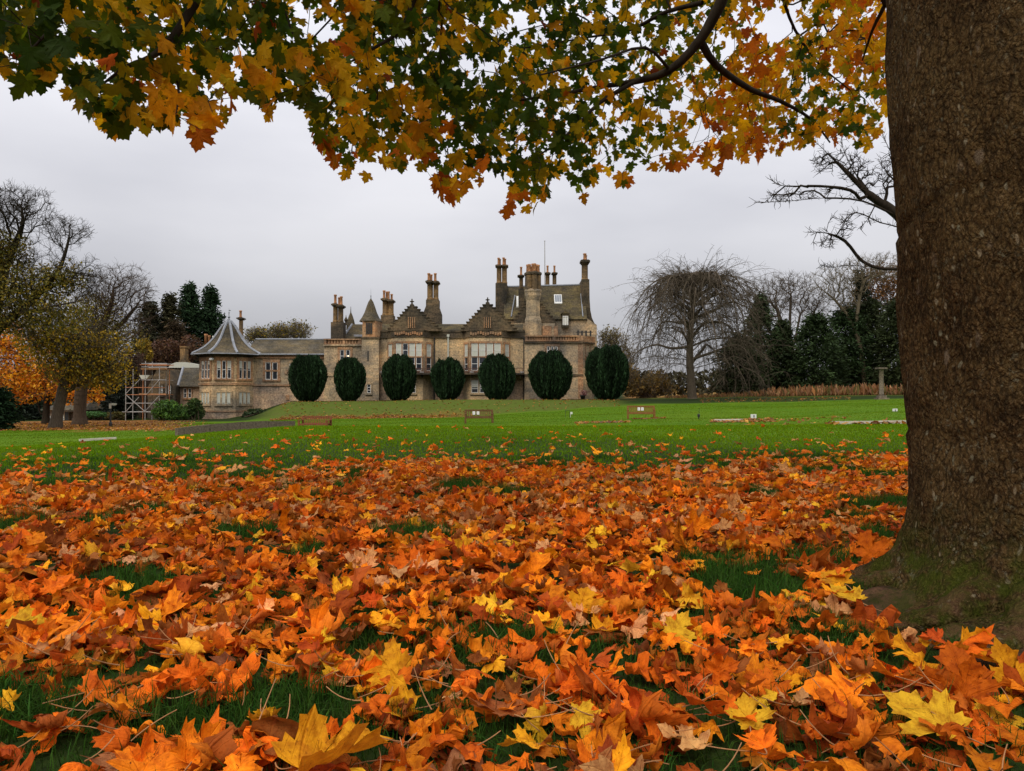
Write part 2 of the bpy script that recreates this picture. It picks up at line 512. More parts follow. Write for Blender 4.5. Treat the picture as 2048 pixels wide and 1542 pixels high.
def ground(x, y):
    x = np.asarray(x, float); y = np.asarray(y, float)
    yc = np.clip(y, 0, 699)
    u = np.clip(x / np.maximum(yc, 10), _cols[0], _cols[-1] - 1e-6)
    i = np.clip(np.searchsorted(_cols, u, 'right') - 1, 0, len(_cols) - 2)
    j = np.clip(np.searchsorted(_rows, yc, 'right') - 1, 0, len(_rows) - 2)
    fu = (u - _cols[i]) / (_cols[i + 1] - _cols[i]); fv = (yc - _rows[j]) / (_rows[j + 1] - _rows[j])
    fu = fu * fu * (3 - 2 * fu) * .5 + fu * .5; fv = fv * fv * (3 - 2 * fv) * .7 + fv * .3
    z = (_T[i, j] * (1 - fu) + _T[i + 1, j] * fu) * (1 - fv) + (_T[i, j + 1] * (1 - fu) + _T[i + 1, j + 1] * fu) * fv
    return z + 0.05 * (fbm(x * .45 + 9, y * .45 + 3, 2) - .5) * np.clip(y / 6, 0, 1) + .13 * (fbm(x * .15 + 2, y * .17 + 8, 2) - .5) * np.clip((y - 8) / 8, 0, 1)

gx = np.concatenate([-np.geomspace(500, 62, 24), np.arange(-60, -8, .8), np.arange(-8, 8, .2), np.arange(8, 60.1, .8), np.geomspace(62, 500, 24)])
gy = np.concatenate([np.linspace(-60, -2, 16), np.arange(-1, 9, .2), np.arange(9, 30, .5), np.arange(30, 112, .9), np.geomspace(113, 900, 40)])
GX, GY = np.meshgrid(gx, gy)
GZ = ground(GX, GY)
# colour masks: R leaf-strewn earth, G rough bank grass, B mown lawn, its slope light put into the colour
U = GX / np.maximum(GY, 1) * F + CX
nz = fbm(GX * .22, GY * .22, 3)
mR = smooth01((GY - 50 + (U - 60) * .03 + (nz - .5) * 14) / 6) * smooth01((400 - U) / 130) * (GY < 84)
mR = np.maximum(mR, smooth01(1 - np.abs(GY - 71 - (nz - .5) * 3) / 2.0) * (U > 560) * (U < 930) * .55)
mR = np.maximum(mR, smooth01(1 - np.abs(GY - 80.5) / 2.6) * (U > 560) * (U < 1270) * .55)
mR = np.maximum(mR, smooth01((GY - 88 + (nz - .5) * 6) / 5) * (U > 1250) * .8)
mG = smooth01((GY - 69.5) / 2) * smooth01((81 - GY) / 3) * smooth01((U - 490) / 70) * smooth01((1270 - U) / 60)
mG = np.maximum(mG, smooth01((GY - 84) / 3) * (U > 1300))
mB = smooth01((GY - 10 + (nz - .5) * 5) / 8) * smooth01((74 - GY) / 3)
ny, nx = GX.shape
idx = np.arange(ny * nx).reshape(ny, nx)
quads = np.stack([idx[:-1, :-1], idx[:-1, 1:], idx[1:, 1:], idx[1:, :-1]], axis=-1).reshape(-1, 4)
me = np_mesh("lawn", np.stack([GX, GY, GZ], -1), [quads], col=np.stack([mR, mG, mB], -1))
t = NT("lawn_turf"); co = t.coord()
mk = t.new("ShaderNodeSeparateColor", i_0=t.attr("Col"))
n_fine = t.noise(t.coord("Object", (30, 9, 30)), 1.0, 4, .7)
n_mid = t.noise(t.coord("Object", (.9, 2.2, 1)), 1.0, 6, .75)
n_big = t.noise(t.coord('Object', (.12, .30, 1)), 1.0, 5, .65)
turf = t.mix(t.ramp(n_fine, .3, .7), (.010, .015, .005), (.026, .048, .006))
turf = t.mix(t.ramp(n_mid, .35, .7, 0, .6), turf, (.020, .030, .008))
mown = t.mix(t.ramp(n_fine, .3, .7), (.050, .108, .003), (.130, .210, .006))
mown = t.mix(t.ramp(n_mid, .42, .62, 0, .75), mown, (.060, .110, .005))
mown = t.mix(t.ramp(n_big, .44, .60, 0, .6), mown, (.048, .125, .003))
a = t.mix(mk.outputs[2], turf, mown)
bank = t.mix(t.ramp(n_fine, .3, .7), (.048, .066, .010), (.100, .135, .018))
bank = t.mix(t.ramp(n_mid, .48, .70, 0, .6), bank, (.105, .085, .03))
a = t.mix(mk.outputs[1], a, bank)
lit = t.mix(t.ramp(t.noise(t.coord("Object", (5, 1.6, 5)), 1.0, 4, .7), .35, .65), (.13, .060, .024), (.30, .135, .030))
a = t.mix(t.math('MULTIPLY', mk.outputs[0], t.ramp(t.noise(co, 1.2, 3, .7), .30, .50)), a, lit)
lawn = link("lawn", me, t.done(a, .95, .05, t.bump(t.math('ADD', n_fine, n_mid), .35, .05)))
tag(lawn, "sloping green lawn running from the fallen leaves up to the house", None, None, "structure")

# bare earth round the foot of the maple: a low uneven mound
TC = (2.02, 2.78)
# ------------------------------------------------------------------ maple leaves
_half = np.array([(.08, -.05), (.22, -.12), (.42, -.12), (.37, -.02), (.47, .04), (.34, .10), (.45, .17), (.57, .19), (.55, .27), (.70, .40),
                  (.56, .41), (.52, .52), (.42, .46), (.24, .44), (.26, .56), (.36, .68), (.25, .70), (.20, .82), (.12, .82)])
OUT_FULL = np.vstack([_half, [(0, 1.0)], _half[::-1] * (-1, 1), [(0, .02)]])
_k = [0, 2, 3, 5, 7, 9, 12, 13, 15, 17]
OUT_LOW = np.vstack([_half[_k], [(0, 1.0)], _half[_k][::-1] * (-1, 1)])

def leaf_grid(outline, rings):
    c = np.array((0, .20))
    pts = [c[None]]
    for r in rings: pts.append(c + (outline - c) * r)
    P = np.vstack(pts); n = len(outline); i = np.arange(n); k = (i + 1) % n
    tri = np.stack([np.zeros(n, int), 1 + i, 1 + k], -1)
    q = [np.stack([1 + (j - 1) * n + i, 1 + j * n + i, 1 + j * n + k, 1 + (j - 1) * n + k], -1) for j in range(1, len(rings))]
    return P, tri, (np.vstack(q) if q else np.zeros((0, 4), int))

def make_leaves(pos, size, nrm, tip, outline, rings, curl, crumple, fold=.3):
    """deformed maple leaves; returns V (N,K,3), tris, quads, uv (K,2)"""
    P, tri, quad = leaf_grid(outline, rings)
    N, K = len(pos), len(P)
    curl = np.broadcast_to(curl, (N,))[:, None]; crumple = np.broadcast_to(crumple, (N,))[:, None]
    x = P[None, :, 0] * rng.uniform(.82, 1.12, (N, 1)); y = P[None, :, 1] * np.ones((N, 1))
    x = x + rng.normal(0, .10, (N, 1)) * y
    x = x * (1 + rng.normal(0, .13, (N, 1)) * np.sign(x)) * (1 + rng.normal(0, .16, (N, 1)) * (y < .15))
    y = np.where(y > .45, .45 + (y - .45) * rng.uniform(.75, 1.2, (N, 1)), y)
    r2 = x ** 2 + (y - .3) ** 2; th = np.arctan2(x, y - .2)
    z = rng.uniform(-.1, 1, (N, 1)) * fold * np.abs(x) + rng.normal(0, .30, (N, 1)) * curl * r2
    z = z + crumple * (1.5 * r2 + .1) * np.sin(rng.integers(2, 6, (N, 1)) * th + rng.uniform(0, 6.3, (N, 1)))
    for q in range(2):
        z = z + crumple * .32 * np.sin(rng.uniform(5, 13, (N, 1)) * x + rng.uniform(0, 6.3, (N, 1))) * np.sin(rng.uniform(5, 13, (N, 1)) * y + rng.uniform(0, 6.3, (N, 1)))
    for ax in (0, 1):
        kp = rng.normal(0, 1.25, (N, 1)) * curl; kp = np.where(np.abs(kp) < .05, .05, kp)
        if ax == 0:
            a = kp * (y - .25); y, z = .25 + np.sin(a) * (1 / kp - z), (1 - np.cos(a)) * (1 / kp) + z * np.cos(a)
        else:
            kp = kp * 1.15; off = rng.normal(0, .12, (N, 1))
            a = kp * (x - off); x, z = off + np.sin(a) * (1 / kp - z), (1 - np.cos(a)) * (1 / kp) + z * np.cos(a)
    nrm = unit(nrm); tip = unit(tip - nrm * (tip * nrm).sum(1, keepdims=True)); rt = np.cross(tip, nrm)
    S = np.broadcast_to(size, (N,))[:, None, None]
    V = pos[:, None, :] + S * (x[..., None] * rt[:, None] + y[..., None] * tip[:, None] + z[..., None] * nrm[:, None])
    return V, tri, quad, P

def leaves_mesh(name, V, tri, quad, P, col):
    N, K = V.shape[:2]
    off = (np.arange(N) * K)[:, None, None]
    polys = [(tri[None] + off).reshape(-1, 3)]
    if len(quad): polys.append((quad[None] + off).reshape(-1, 4))
    c = np.repeat(col[:, None, :], K, 1)
    rad = np.linalg.norm(P - (0, .3), axis=1)
    c = c * (1.06 - .30 * np.clip(rad - .25, 0, 1))[None, :, None]      # margins dry and brown first
    return np_mesh(name, V.reshape(-1, 3), polys, col=c.reshape(-1, 3), uv=np.tile(P, (N, 1)))

PAL = {  # name: colour, weight in the litter
    "golden yellow": ((.68, .29, .008), .085), "bright yellow": ((.70, .39, .018), .03), "amber orange": ((.66, .185, .006), .30),
    "burnt orange": ((.58, .118, .005), .38), "rusty red": ((.38, .062, .007), .11), "pale tan": ((.56, .27, .10), .06), "dull brown": ((.22, .066, .014), .06)}
PN = list(PAL); PC = np.array([PAL[k][0] for k in PN]); PW = np.array([PAL[k][1] for k in PN]); PW = PW / PW.sum()

def edge_y(x, y):
    """depth at which the closed leaf carpet ends, along the sight line through (x, y)"""
    px = CX + F * x / np.maximum(y, .1)
    e = np.interp(px, [-200, 0, 300, 500, 640, 720, 900, 1000, 1150, 1300, 1500, 1650, 1800, 2300], [5.6, 5.9, 6.2, 6.8, 7.7, 8.3, 7.7, 8.4, 8.1, 7.6, 8.3, 8.6, 9.0, 9])
    return e + (fbm(x * 1.3 + 40, y * .9, 3) - .5) * 2.2

def gaps(x, y):
    """grassy openings in the carpet, 0..1"""
    g = smooth01((fbm(x * 2.1 + 5, y * 1.7 + 8, 3) - np.where(y < 2.4, .635, .605)) / .07)
    g = np.maximum(g, np.exp(-(((x - .98) / .26) ** 2 + ((y - 3.35) / .30) ** 2)) * .95)
    g = np.maximum(g, np.exp(-(((x - 1.40) / .22) ** 2 + ((y - 3.45) / .25) ** 2)) * 1.0)
    g = np.maximum(g, np.exp(-(((x + .25) / .30) ** 2 + ((y - 1.75) / .16) ** 2)) * .42)
    g = np.maximum(g, np.exp(-(((x + .10) / .30) ** 2 + ((y - 2.3) / .16) ** 2)) * .8)
    g = np.maximum(g, np.exp(-(((x + .75) / .25) ** 2 + ((y - 1.75) / .09) ** 2)) * .35)
    return np.clip(g, 0, 1)

def root_zone(x, y):
    return np.clip(1.25 - ((np.abs(x - 2.02) / .87) ** 4 + (np.abs(y - 2.49) / .57) ** 4) ** .25, 0, 1)

NL = 54000
ly = rng.uniform(.9, 10.2, NL); lx = rng.uniform(-9.1, 9.1, NL); k = np.abs(lx) < .74 * ly + 1.6; lx, ly = lx[k], ly[k]; NL = len(lx)
e = edge_y(lx, ly)
keep = rng.random(NL) < smooth01((e + 1.0 - ly) / 2.2 + (fbm(lx * 1.7 + 3, ly * 1.1, 2) - .5) * 1.3 * (ly > e - 1.5)) * (1 - .93 * gaps(lx, ly)) * np.where(root_zone(lx, ly) < .25, 1, .035 * (np.hypot(lx - 2.02, ly - 2.78) > .72)) * np.interp(ly, [1, 4, 10], [.92, 1, .72])
lx, ly = lx[keep], ly[keep]
# thin scatter beyond the carpet, over the nearer lawn
NS = 1500
sy = 5.5 + rng.exponential(3.2, NS); sx = rng.uniform(-.80, .80, NS) * sy
k = (sy < 20.5) & (sy > edge_y(sx, sy) - .6)
ny_ = len(lx)
lx = np.concatenate([lx, sx[k]]); ly = np.concatenate([ly, sy[k]])
N = len(lx)
scat = np.arange(N) >= ny_
layer = np.where(scat, rng.uniform(.6, 1.0, N), rng.random(N))
lz = ground(lx, ly) + .006 + .050 * layer + .085 * smooth01(root_zone(lx, ly) / .6)
tiltmax = (.12 + .30 * layer) * np.interp(ly, [2.5, 6], [1, .42]); tiltmax[scat] = .16
nrm = unit(np.stack([rng.normal(0, 1, N) * tiltmax, rng.normal(-.03, 1, N) * tiltmax, np.ones(N)], -1))
steep = rng.random(N) < .07 * (ly < 5) * (ly > 1.5)
nrm[steep] = unit(nrm[steep] + np.stack([rng.normal(0, 1.0, steep.sum()), rng.normal(-.5, .8, steep.sum()), np.zeros(steep.sum())], -1))
az = rng.uniform(0, 2 * math.pi, N)
tip = np.stack([np.cos(az), np.sin(az), np.zeros(N)], -1)
size = np.clip(np.exp(rng.normal(-2.53, .27, N)), .038, .135)
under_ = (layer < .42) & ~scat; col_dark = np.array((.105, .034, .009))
patch = fbm(lx * .8 + 70, ly * .8 + 20, 2)
cidx = rng.choice(len(PN), N, p=PW)
col = PC[cidx] * np.exp(rng.normal(0, .16, (N, 1))) * (1 + rng.normal(0, .05, (N, 3)))
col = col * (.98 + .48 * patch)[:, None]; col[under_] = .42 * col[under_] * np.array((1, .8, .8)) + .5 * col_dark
curl = np.where(rng.random(N) < .20, rng.uniform(.4, .8, N), np.abs(rng.normal(1.6, .5, N))); crum = np.abs(rng.normal(.22, .09, N))
curl = curl * np.interp(ly, [1.2, 1.7, 3, 7], [.55, .9, 1, .72]); pale = (rng.random(N) < .16) & (ly > 4.0); col[pale] = np.array((.58, .27, .085)) * rng.uniform(.8, 1.2, (pale.sum(), 1))
pos = np.stack([lx, ly, lz], -1)
pos -= tip * size[:, None] * .35
# the 300 that show largest become things of their own
pxl = CX + F * lx / ly; pyl = HOR + F * (CAMZ - lz) / ly
infr = (pxl > -40) & (pxl < 2090) & (pyl < 1600) & (layer > .45) & (root_zone(lx, ly) <= 0)
score = np.where(infr, size / ly * (.6 + .6 * layer), -1)
own = np.argsort(-score)[:286]
is_own = np.zeros(N, bool); is_own[own] = True
parts_ = []
for name, sel, out, rings in (("near", ~is_own & (ly < 3.6), OUT_FULL, (.4, .72, 1)), ("mid", ~is_own & (ly >= 3.6) & (ly < 5.6), OUT_FULL, (.55, 1)), ("far", ~is_own & (ly >= 5.6), OUT_LOW, (.5, 1))):
    V, tri, quad, P = make_leaves(pos[sel], size[sel], nrm[sel], tip[sel], out, rings, curl[sel], crum[sel])
    V[..., 2] = np.maximum(V[..., 2], ground(V[..., 0], V[..., 1]) + .004)
    parts_.append((V, tri, quad, P, col[sel]))
Vs, T3, Q4, C_, UV, off = [], [], [], [], [], 0
for V, tri, quad, P, c in parts_:
    n, K = V.shape[:2]; o = (off + np.arange(n) * K)[:, None, None]
    Vs.append(V.reshape(-1, 3)); T3.append((tri[None] + o).reshape(-1, 3)); Q4.append((quad[None] + o).reshape(-1, 4))
    rad = np.linalg.norm(P - (0, .3), axis=1)
    C_.append((np.repeat(c[:, None, :], K, 1) * (1.06 - .30 * np.clip(rad - .25, 0, 1))[None, :, None]).reshape(-1, 3)); UV.append(np.tile(P, (n, 1))); off += n * K
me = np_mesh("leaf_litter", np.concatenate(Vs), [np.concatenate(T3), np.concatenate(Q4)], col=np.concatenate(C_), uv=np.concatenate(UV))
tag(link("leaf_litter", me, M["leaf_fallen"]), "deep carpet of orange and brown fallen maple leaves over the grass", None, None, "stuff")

M["stalk"] = plain("leaf_stalk", (.34, .16, .06), .6, .3, 20)
def stalk_mesh(base, tipd, nrm_, size_):
    """thin curved leaf stalk leaving the foot of the blade"""
    side = np.cross(tipd, nrm_); b = rng.normal(0, .35)
    ts = np.linspace(0, 1, 6)
    pts = base + size_ * (-tipd[None] * ts[:, None] * 1.0 + side[None] * (b * ts ** 2)[:, None] + nrm_[None] * (rng.uniform(-.1, .45) * ts ** 2)[:, None])
    pts[:, 2] = np.maximum(pts[:, 2], ground(pts[:, 0], pts[:, 1]) + .004)
    r = np.linspace(.0016, .0011, 6)
    return tube_mesh("stalk", [(pts[:-1], pts[1:], r[:-1], r[1:], 5)])

def single_leaf(p, s, nr, tp, c, cu, cr, label, group, stalk=True, fold=.3):
    p, nr, tp = np.array(p, float), unit(np.array(nr, float)), np.array(tp, float)
    tp = unit(tp - nr * (tp @ nr))
    V, tri, quad, P = make_leaves(p[None], np.array([s]), nr[None], tp[None], OUT_FULL, (.3, .55, .8, 1), np.array([cu]), np.array([cr]), fold)
    V[..., 2] = np.maximum(V[..., 2], ground(V[..., 0], V[..., 1]) + .004)
    me = leaves_mesh("fallen_leaf", V - p, tri, quad, P, np.array([c]))
    o = link("fallen_leaf", me, M["leaf_fallen"], None, tuple(p))
    tag(o, label, "fallen leaf", group)
    if stalk:
        sm = stalk_mesh(p, tp, nr, s); 
        co_ = np.empty(len(sm.vertices) * 3, np.float32); sm.vertices.foreach_get("co", co_); sm.vertices.foreach_set("co", (co_.reshape(-1, 3) - p).ravel())
        link("stalk", sm, M["stalk"], o)
    return o

for i in own:
    kind = PN[cidx[i]]
    zone = "in the front of the leaf carpet" if ly[i] < 2.15 else "further back in the leaf carpet"
    form = "tightly curled" if curl[i] > 1.4 else "loosely curled" if curl[i] > .8 else "nearly flat"
    single_leaf(pos[i], size[i], nrm[i], tip[i], col[i], curl[i], crum[i], f"{form} {kind} maple leaf {zone}", f"{form} {kind} leaves {zone}", stalk=ly[i] < 2.3)

# the leaves one can point at
def named(px, py, d, s, tipdir, nr, key, label, cu=.5, cr=.07, lift=.0, mul=1.0):
    p = W(px, py, d); p[2] = max(p[2], float(ground(p[0], p[1])) + .03) + lift
    single_leaf(p, s, nr, tipdir, np.array(PAL[key][0]) * mul, cu, cr, label, "single leaves one can point at", True)
named(600, 1540, 1.40, .185, (.75, .75, .1), (.12, -.15, 1), "golden yellow", "very large speckled yellow leaf at the bottom edge, left of centre", .95, .09)
named(1905, 1470, 1.62, .15, (-.5, .6, .1), (.0, -.25, 1), "bright yellow", "large bright yellow leaf with sharp lobes right of the bare roots' front", .3, .05, .01)
named(1985, 1440, 1.72, .14, (.5, .4, .1), (.2, -.2, 1), "bright yellow", "bright yellow leaf folded over its neighbour below the maple roots", .5, .06)
named(1935, 1400, 1.86, .12, (0, .2, 1), (.1, -1, .35), "burnt orange", "orange red leaf standing upright against the maple roots", .3, .05, .0, .85)
named(2040, 1395, 1.88, .13, (-.2, .2, 1), (-.2, -1, .3), "golden yellow", "golden leaf propped upright at the right edge below the roots", .3, .05)
named(1715, 1240, 2.52, .115, (-.2, .5, .1), (-.1, -.25, 1), "bright yellow", "clean yellow leaf resting on the end of the maple root", .3, .05, .05)
named(1690, 1185, 2.72, .125, (-.3, .6, .2), (-.1, -.25, 1), "golden yellow", "golden leaf with raised lobes just above the root end", .4, .06, .03)
named(1745, 1130, 3.05, .115, (-.3, .3, .9), (-.3, -1, .4), "burnt orange", "orange leaf leaning on the left flank of the trunk", .6, .08, .03)
named(1160, 1235, 2.55, .095, (.2, .5, .5), (.1, -.9, .7), "golden yellow", "upright golden leaf in the middle of the carpet", .4, .06, .02)
named(800, 1390, 1.92, .13, (-.9, .2, .1), (.1, -.6, 1), "golden yellow", "golden leaf with upturned pointed lobes over dark grass", .9, .05, .03)
named(1150, 1470, 1.68, .08, (.2, -.3, .4), (.2, -.7, 1), "bright yellow", "small torn bright yellow leaf near the bottom right of centre", .4, .05, .03)
named(1500, 1490, 1.63, .075, (.0, .5, .4), (.0, -.9, .7), "bright yellow", "small three pointed yellow leaf standing near the bottom", .3, .04, .02)
named(20, 1290, 2.32, .12, (.6, .3, .1), (.2, -.5, 1), "bright yellow", "pale yellow leaf at the left edge of the carpet", .4, .05, .02)
named(1345, 1310, 2.24, .10, (.4, .3, .3), (.1, -.7, 1), "bright yellow", "yellow leaf with raised lobes right of the middle of the carpet", .4, .05, .03)

# ------------------------------------------------------------------ grass blades
def blades(x, y, h, w, c, lean=.45):
    n = len(x)
    z = ground(x, y)
    a = rng.uniform(0, 2 * math.pi, n); d = np.stack([np.cos(a), np.sin(a), np.zeros(n)], -1)
    b = rng.uniform(0, 2 * math.pi, n); ln = np.abs(rng.normal(0, lean, n)) * h
    l = np.stack([np.cos(b) * ln, np.sin(b) * ln, np.zeros(n)], -1)
    p = np.stack([x, y, z - .004], -1); up = np.array((0, 0, 1.0))
    m = p + l * .35 + up * (h * .6)[:, None]; t_ = p + l + up * (h * np.sqrt(np.clip(1 - (ln / h) ** 2 * .5, .3, 1)))[:, None]
    w = np.broadcast_to(w, (n,))[:, None]
    V = np.stack([p - d * w * .5, p + d * w * .5, m + d * w * .4, m - d * w * .4, t_], 1)
    i = np.arange(n)[:, None] * 5
    return V.reshape(-1, 3), i + np.array([[3, 2, 4]]), i + np.array([[0, 1, 2, 3]]), np.repeat(c, 5, 0) * np.tile([.75, .75, 1, 1, 1.15], n)[:, None]

def grass_obj(name, label, sets):
    Vs, T_, Q_, C_, off = [], [], [], [], 0
    for s in sets:
        v, t3, q4, c = blades(*s); Vs.append(v); T_.append(t3 + off); Q_.append(q4 + off); C_.append(c); off += len(v)
    me = np_mesh(name, np.concatenate(Vs), [np.concatenate(T_), np.concatenate(Q_)], col=np.concatenate(C_))
    return tag(link(name, me, M["grass"]), label, None, None, "stuff")

def gcol(n, base, sd=.25):
    return np.array(base)[None] * np.exp(rng.normal(0, sd, (n, 1))) * (1 + rng.normal(0, .12, (n, 3)))

n = 400000
y = rng.uniform(.9, 9.6, n); x = rng.uniform(-8.7, 8.7, n); k = np.abs(x) < .74 * y + 1.6; x, y = x[k], y[k]; n = len(x)
g = gaps(x, y); rz = root_zone(x, y)
k = (rng.random(n) < .18 + .82 * g) & (rz < .33)
x, y, g = x[k], y[k], g[k]
s1 = (x, y, rng.uniform(.03, .06, len(x)) + .055 * g * rng.random(len(x)), .0032, gcol(len(x), (.030, .075, .009)), .5)
n = 270000                                                      # long tufts in the openings
y = rng.uniform(1.0, 6.5, n); x = rng.uniform(-6.3, 6.3, n); k = np.abs(x) < .74 * y + 1.4; x, y = x[k], y[k]; n = len(x)
k = (gaps(x, y) * (rng.random(n)) > .38) & (root_zone(x, y) < .35)
x, y = x[k], y[k]
s2 = (x, y, rng.uniform(.05, .125, len(x)), .0036, gcol(len(x), (.034, .082, .011)), .8)
n = 170000                                                      # the nearest openings, blade by blade
y = rng.uniform(.9, 2.9, n); x = rng.uniform(-3.5, 3.5, n); k = np.abs(x) < .74 * y + 1.3; x, y = x[k], y[k]; n = len(x)
k = (gaps(x, y) + .25 > rng.random(n)) & (root_zone(x, y) < .3)
x, y = x[k], y[k]
s4 = (x, y, rng.uniform(.02, .075, len(x)), .0030, gcol(len(x), (.030, .072, .010)), .9)
n = 15000                                                       # tufts round the roots
a = rng.uniform(2.4, 5.4, n); r = rng.normal(1.06, .10, n)
x = 2.02 + np.cos(a) * .92 * r; y = 2.49 + np.sin(a) * .60 * r
k = fbm(x * 3.5, y * 3.5, 2) > .47
x, y = x[k], y[k]
s3 = (x, y, rng.uniform(.03, .10, len(x)), .0034, gcol(len(x), (.036, .080, .012)), .8)
grass_obj("grass", "dark green grass showing in the openings of the leaf carpet", [s1, s2, s3, s4])  # blade colours darkened to stand for shade among the leaves
n = 230000
y = np.sqrt(rng.uniform(5.5 ** 2, 24.0 ** 2, n)); x = rng.uniform(-1, 1, n) * (.72 * y + 2.0)
k = (y > edge_y(x, y) - 1.6)
x, y = x[k], y[k]
tone = fbm(x * .5, y * .5, 3)[:, None]
light = smooth01((y - 7.5 + (tone[:, 0] - .5) * 9) / 9)[:, None]  # slope light painted into the blade colour, brighter towards the crest
c = gcol(len(x), (.092, .185, .003), .25) * (.70 + .7 * tone); c = c * (1 - light) + light * gcol(len(x), (.118, .205, .004), .18)
grass_obj("lawn_grass", "short mown grass of the nearer lawn with a few leaves on it", [(x, y, rng.uniform(.022, .045, len(x)), .004 + .0007 * y, c, .5)])

n = 170000                                                     # the far lawn, down to the foot of the bank
y = np.sqrt(rng.uniform(23.0 ** 2, 69.0 ** 2, n)); x = rng.uniform(-.74, .74, n) * y
tone = (.72 + .56 * fbm(x * .35, y * 1.1, 3))[:, None]
grass_obj("lawn_grass", "fine mown grass of the far lawn between the benches", [(x, y, rng.uniform(.018, .035, n), .010 + .0005 * y, gcol(n, (.098, .168, .004), .20) * tone, .5)])
# ------------------------------------------------------------------ the big maple on the right
maple = empty("maple_tree", (TC[0], TC[1], 0.0), "thick lichen spotted maple trunk at the right edge with yellow and green leaves overhead", "tree")
ORG = np.array(maple.location)
zz = np.concatenate([np.linspace(-.12, .5, 52), np.linspace(.515, 2.6, 92), np.linspace(2.65, 6.0, 30)])
NT_ = 220
th = np.arange(NT_) * 2 * math.pi / NT_
V = np.zeros((len(zz), NT_, 3)); A = np.zeros((len(zz), NT_, 3))
root_dirs = [(-2.80, .20, .26), (-2.15, .42, .26), (-1.50, .40, .22), (-.5, .18, .35), (.6, .2, .4), (1.8, .2, .4), (2.75, .13, .32)]
for j, z in enumerate(zz):
    zc = max(z, -.02)
    for i, a in enumerate(th):
        ex = .0
        for ra, amp, wd in root_dirs:
            da = (a - ra + math.pi) % (2 * math.pi) - math.pi
            ex += amp * math.exp(-(da / wd) ** 2)
        r = .470 + .047 * z + (.10 + ex) * math.exp(-zc / .10) + .07 * math.exp(-zc / .34)
        q = Vector((math.cos(a) * 1.6, math.sin(a) * 1.6, z * 1.1))
        n1 = mnoise.noise(q * 1.3) * .022 + mnoise.noise(Vector((q.x * 5, q.y * 5, q.z * 4))) * .010
        n2 = mnoise.noise(Vector((q.x * 17, q.y * 17, q.z * 9))) * .008
        lo = math.exp(-zc / .16)
        n3 = lo * (mnoise.noise(Vector((q.x * 4, q.y * 4, q.z * 9))) * .055 + mnoise.noise(Vector((q.x * 11, q.y * 11, z * 30))) * .020)
        cr = -.012 * math.exp(-((z - 1.42 + .03 * math.sin(3 * a)) / .012) ** 2) - .010 * math.exp(-((z - .62 + .02 * math.sin(2 * a)) / .012) ** 2)
        r += n1 + n2 + n3 + cr
        V[j, i] = (TC[0] + r * math.cos(a) - .012 * z * 0, TC[1] + r * math.sin(a), z + n3 * .4)
        A[j, i] = (lo, 0, 0)
idx = np.arange(len(zz) * NT_).reshape(len(zz), NT_)
nxt = np.roll(idx, -1, axis=1)
quads = np.stack([idx[:-1], nxt[:-1], nxt[1:], idx[1:]], -1).reshape(-1, 4)
me = np_mesh("trunk", V - ORG, [quads], col=A)
t = NT("maple_bark"); co = t.coord()
v1 = t.new("ShaderNodeMapping", i_Vector=co, i_Scale=(1, 1, .55)).outputs[0]
warp = t.new("ShaderNodeVectorMath", operation='ADD', i_0=v1, i_1=t.new("ShaderNodeVectorMath", operation='SCALE', i_0=t.new("ShaderNodeTexNoise", i_Vector=co, i_Scale=9.0, i_Detail=3).outputs["Color"], i_Scale=.05).outputs[0]).outputs[0]
cell = t.new("ShaderNodeTexVoronoi", i_Vector=warp, i_Scale=85.0).outputs["Distance"]
cellb = t.new("ShaderNodeTexVoronoi", i_Vector=warp, i_Scale=170.0).outputs["Distance"]
fine = t.noise(v1, 120, 4, .75); mid = t.noise(v1, 17, 6, .75); big = t.noise(co, 2.2, 4, .6)
base = t.mix(t.ramp(mid, .32, .68), (.022, .0115, .0045), (.100, .055, .020))
base = t.mix(t.ramp(big, .42, .60, 0, .75), base, (.115, .070, .026))
base = t.mix(t.ramp(t.noise(t.coord('Object', (1.2, 1.2, 5)), 1.3, 5, .7), .54, .66, 0, .6), base, (.020, .011, .005))
base = t.mix(t.ramp(t.noise(co, 5.5, 4, .6), .55, .75, 0, .45), base, (.115, .060, .028))
base = t.mix(t.ramp(fine, .52, .70, 0, .85), base, (.22, .145, .070))
base = t.mix(t.ramp(t.noise(v1, 48, 4, .75), .55, .70, 0, .7), base, (.135, .095, .040))
base = t.mix(t.ramp(cell, .42, .70, 0, .6), base, (.012, .008, .005))
# lichen: pale scattered flecks, and a few rosettes
lm = t.math('MULTIPLY', t.ramp(t.noise(co, 38, 4, .8), .56, .64), t.ramp(t.noise(co, 4.5, 4, .7), .48, .60))
base = t.mix(t.math('MULTIPLY', lm, .6), base, (.20, .185, .12))
ros = t.new("ShaderNodeTexVoronoi", i_Vector=warp, i_Scale=9.0).outputs["Distance"]
rosm = t.math('MULTIPLY', t.ramp(ros, .10, .15, 1, 0), t.ramp(t.noise(co, 1.7, 2), .52, .60))
base = t.mix(t.math('MULTIPLY', rosm, .55), base, (.27, .20, .13))
fv = t.new("ShaderNodeTexVoronoi", i_Vector=warp, i_Scale=30.0)
fs = t.new("ShaderNodeSeparateColor", i_0=fv.outputs["Color"])
fm = t.math('MULTIPLY', t.ramp(fv.outputs["Distance"], .14, .24, 1, 0), t.ramp(fs.outputs[0], .50, .56))
base = t.mix(t.math('MULTIPLY', fm, .75), base, t.mix(fs.outputs[1], (.33, .25, .15), (.20, .19, .12)))
sp = t.new("ShaderNodeSeparateColor", i_0=t.attr("Col"))
mossn = t.noise(co, 11, 5, .7)
mm = t.math('MULTIPLY', t.ramp(sp.outputs[0], .07, .34), t.ramp(mossn, .38, .58))
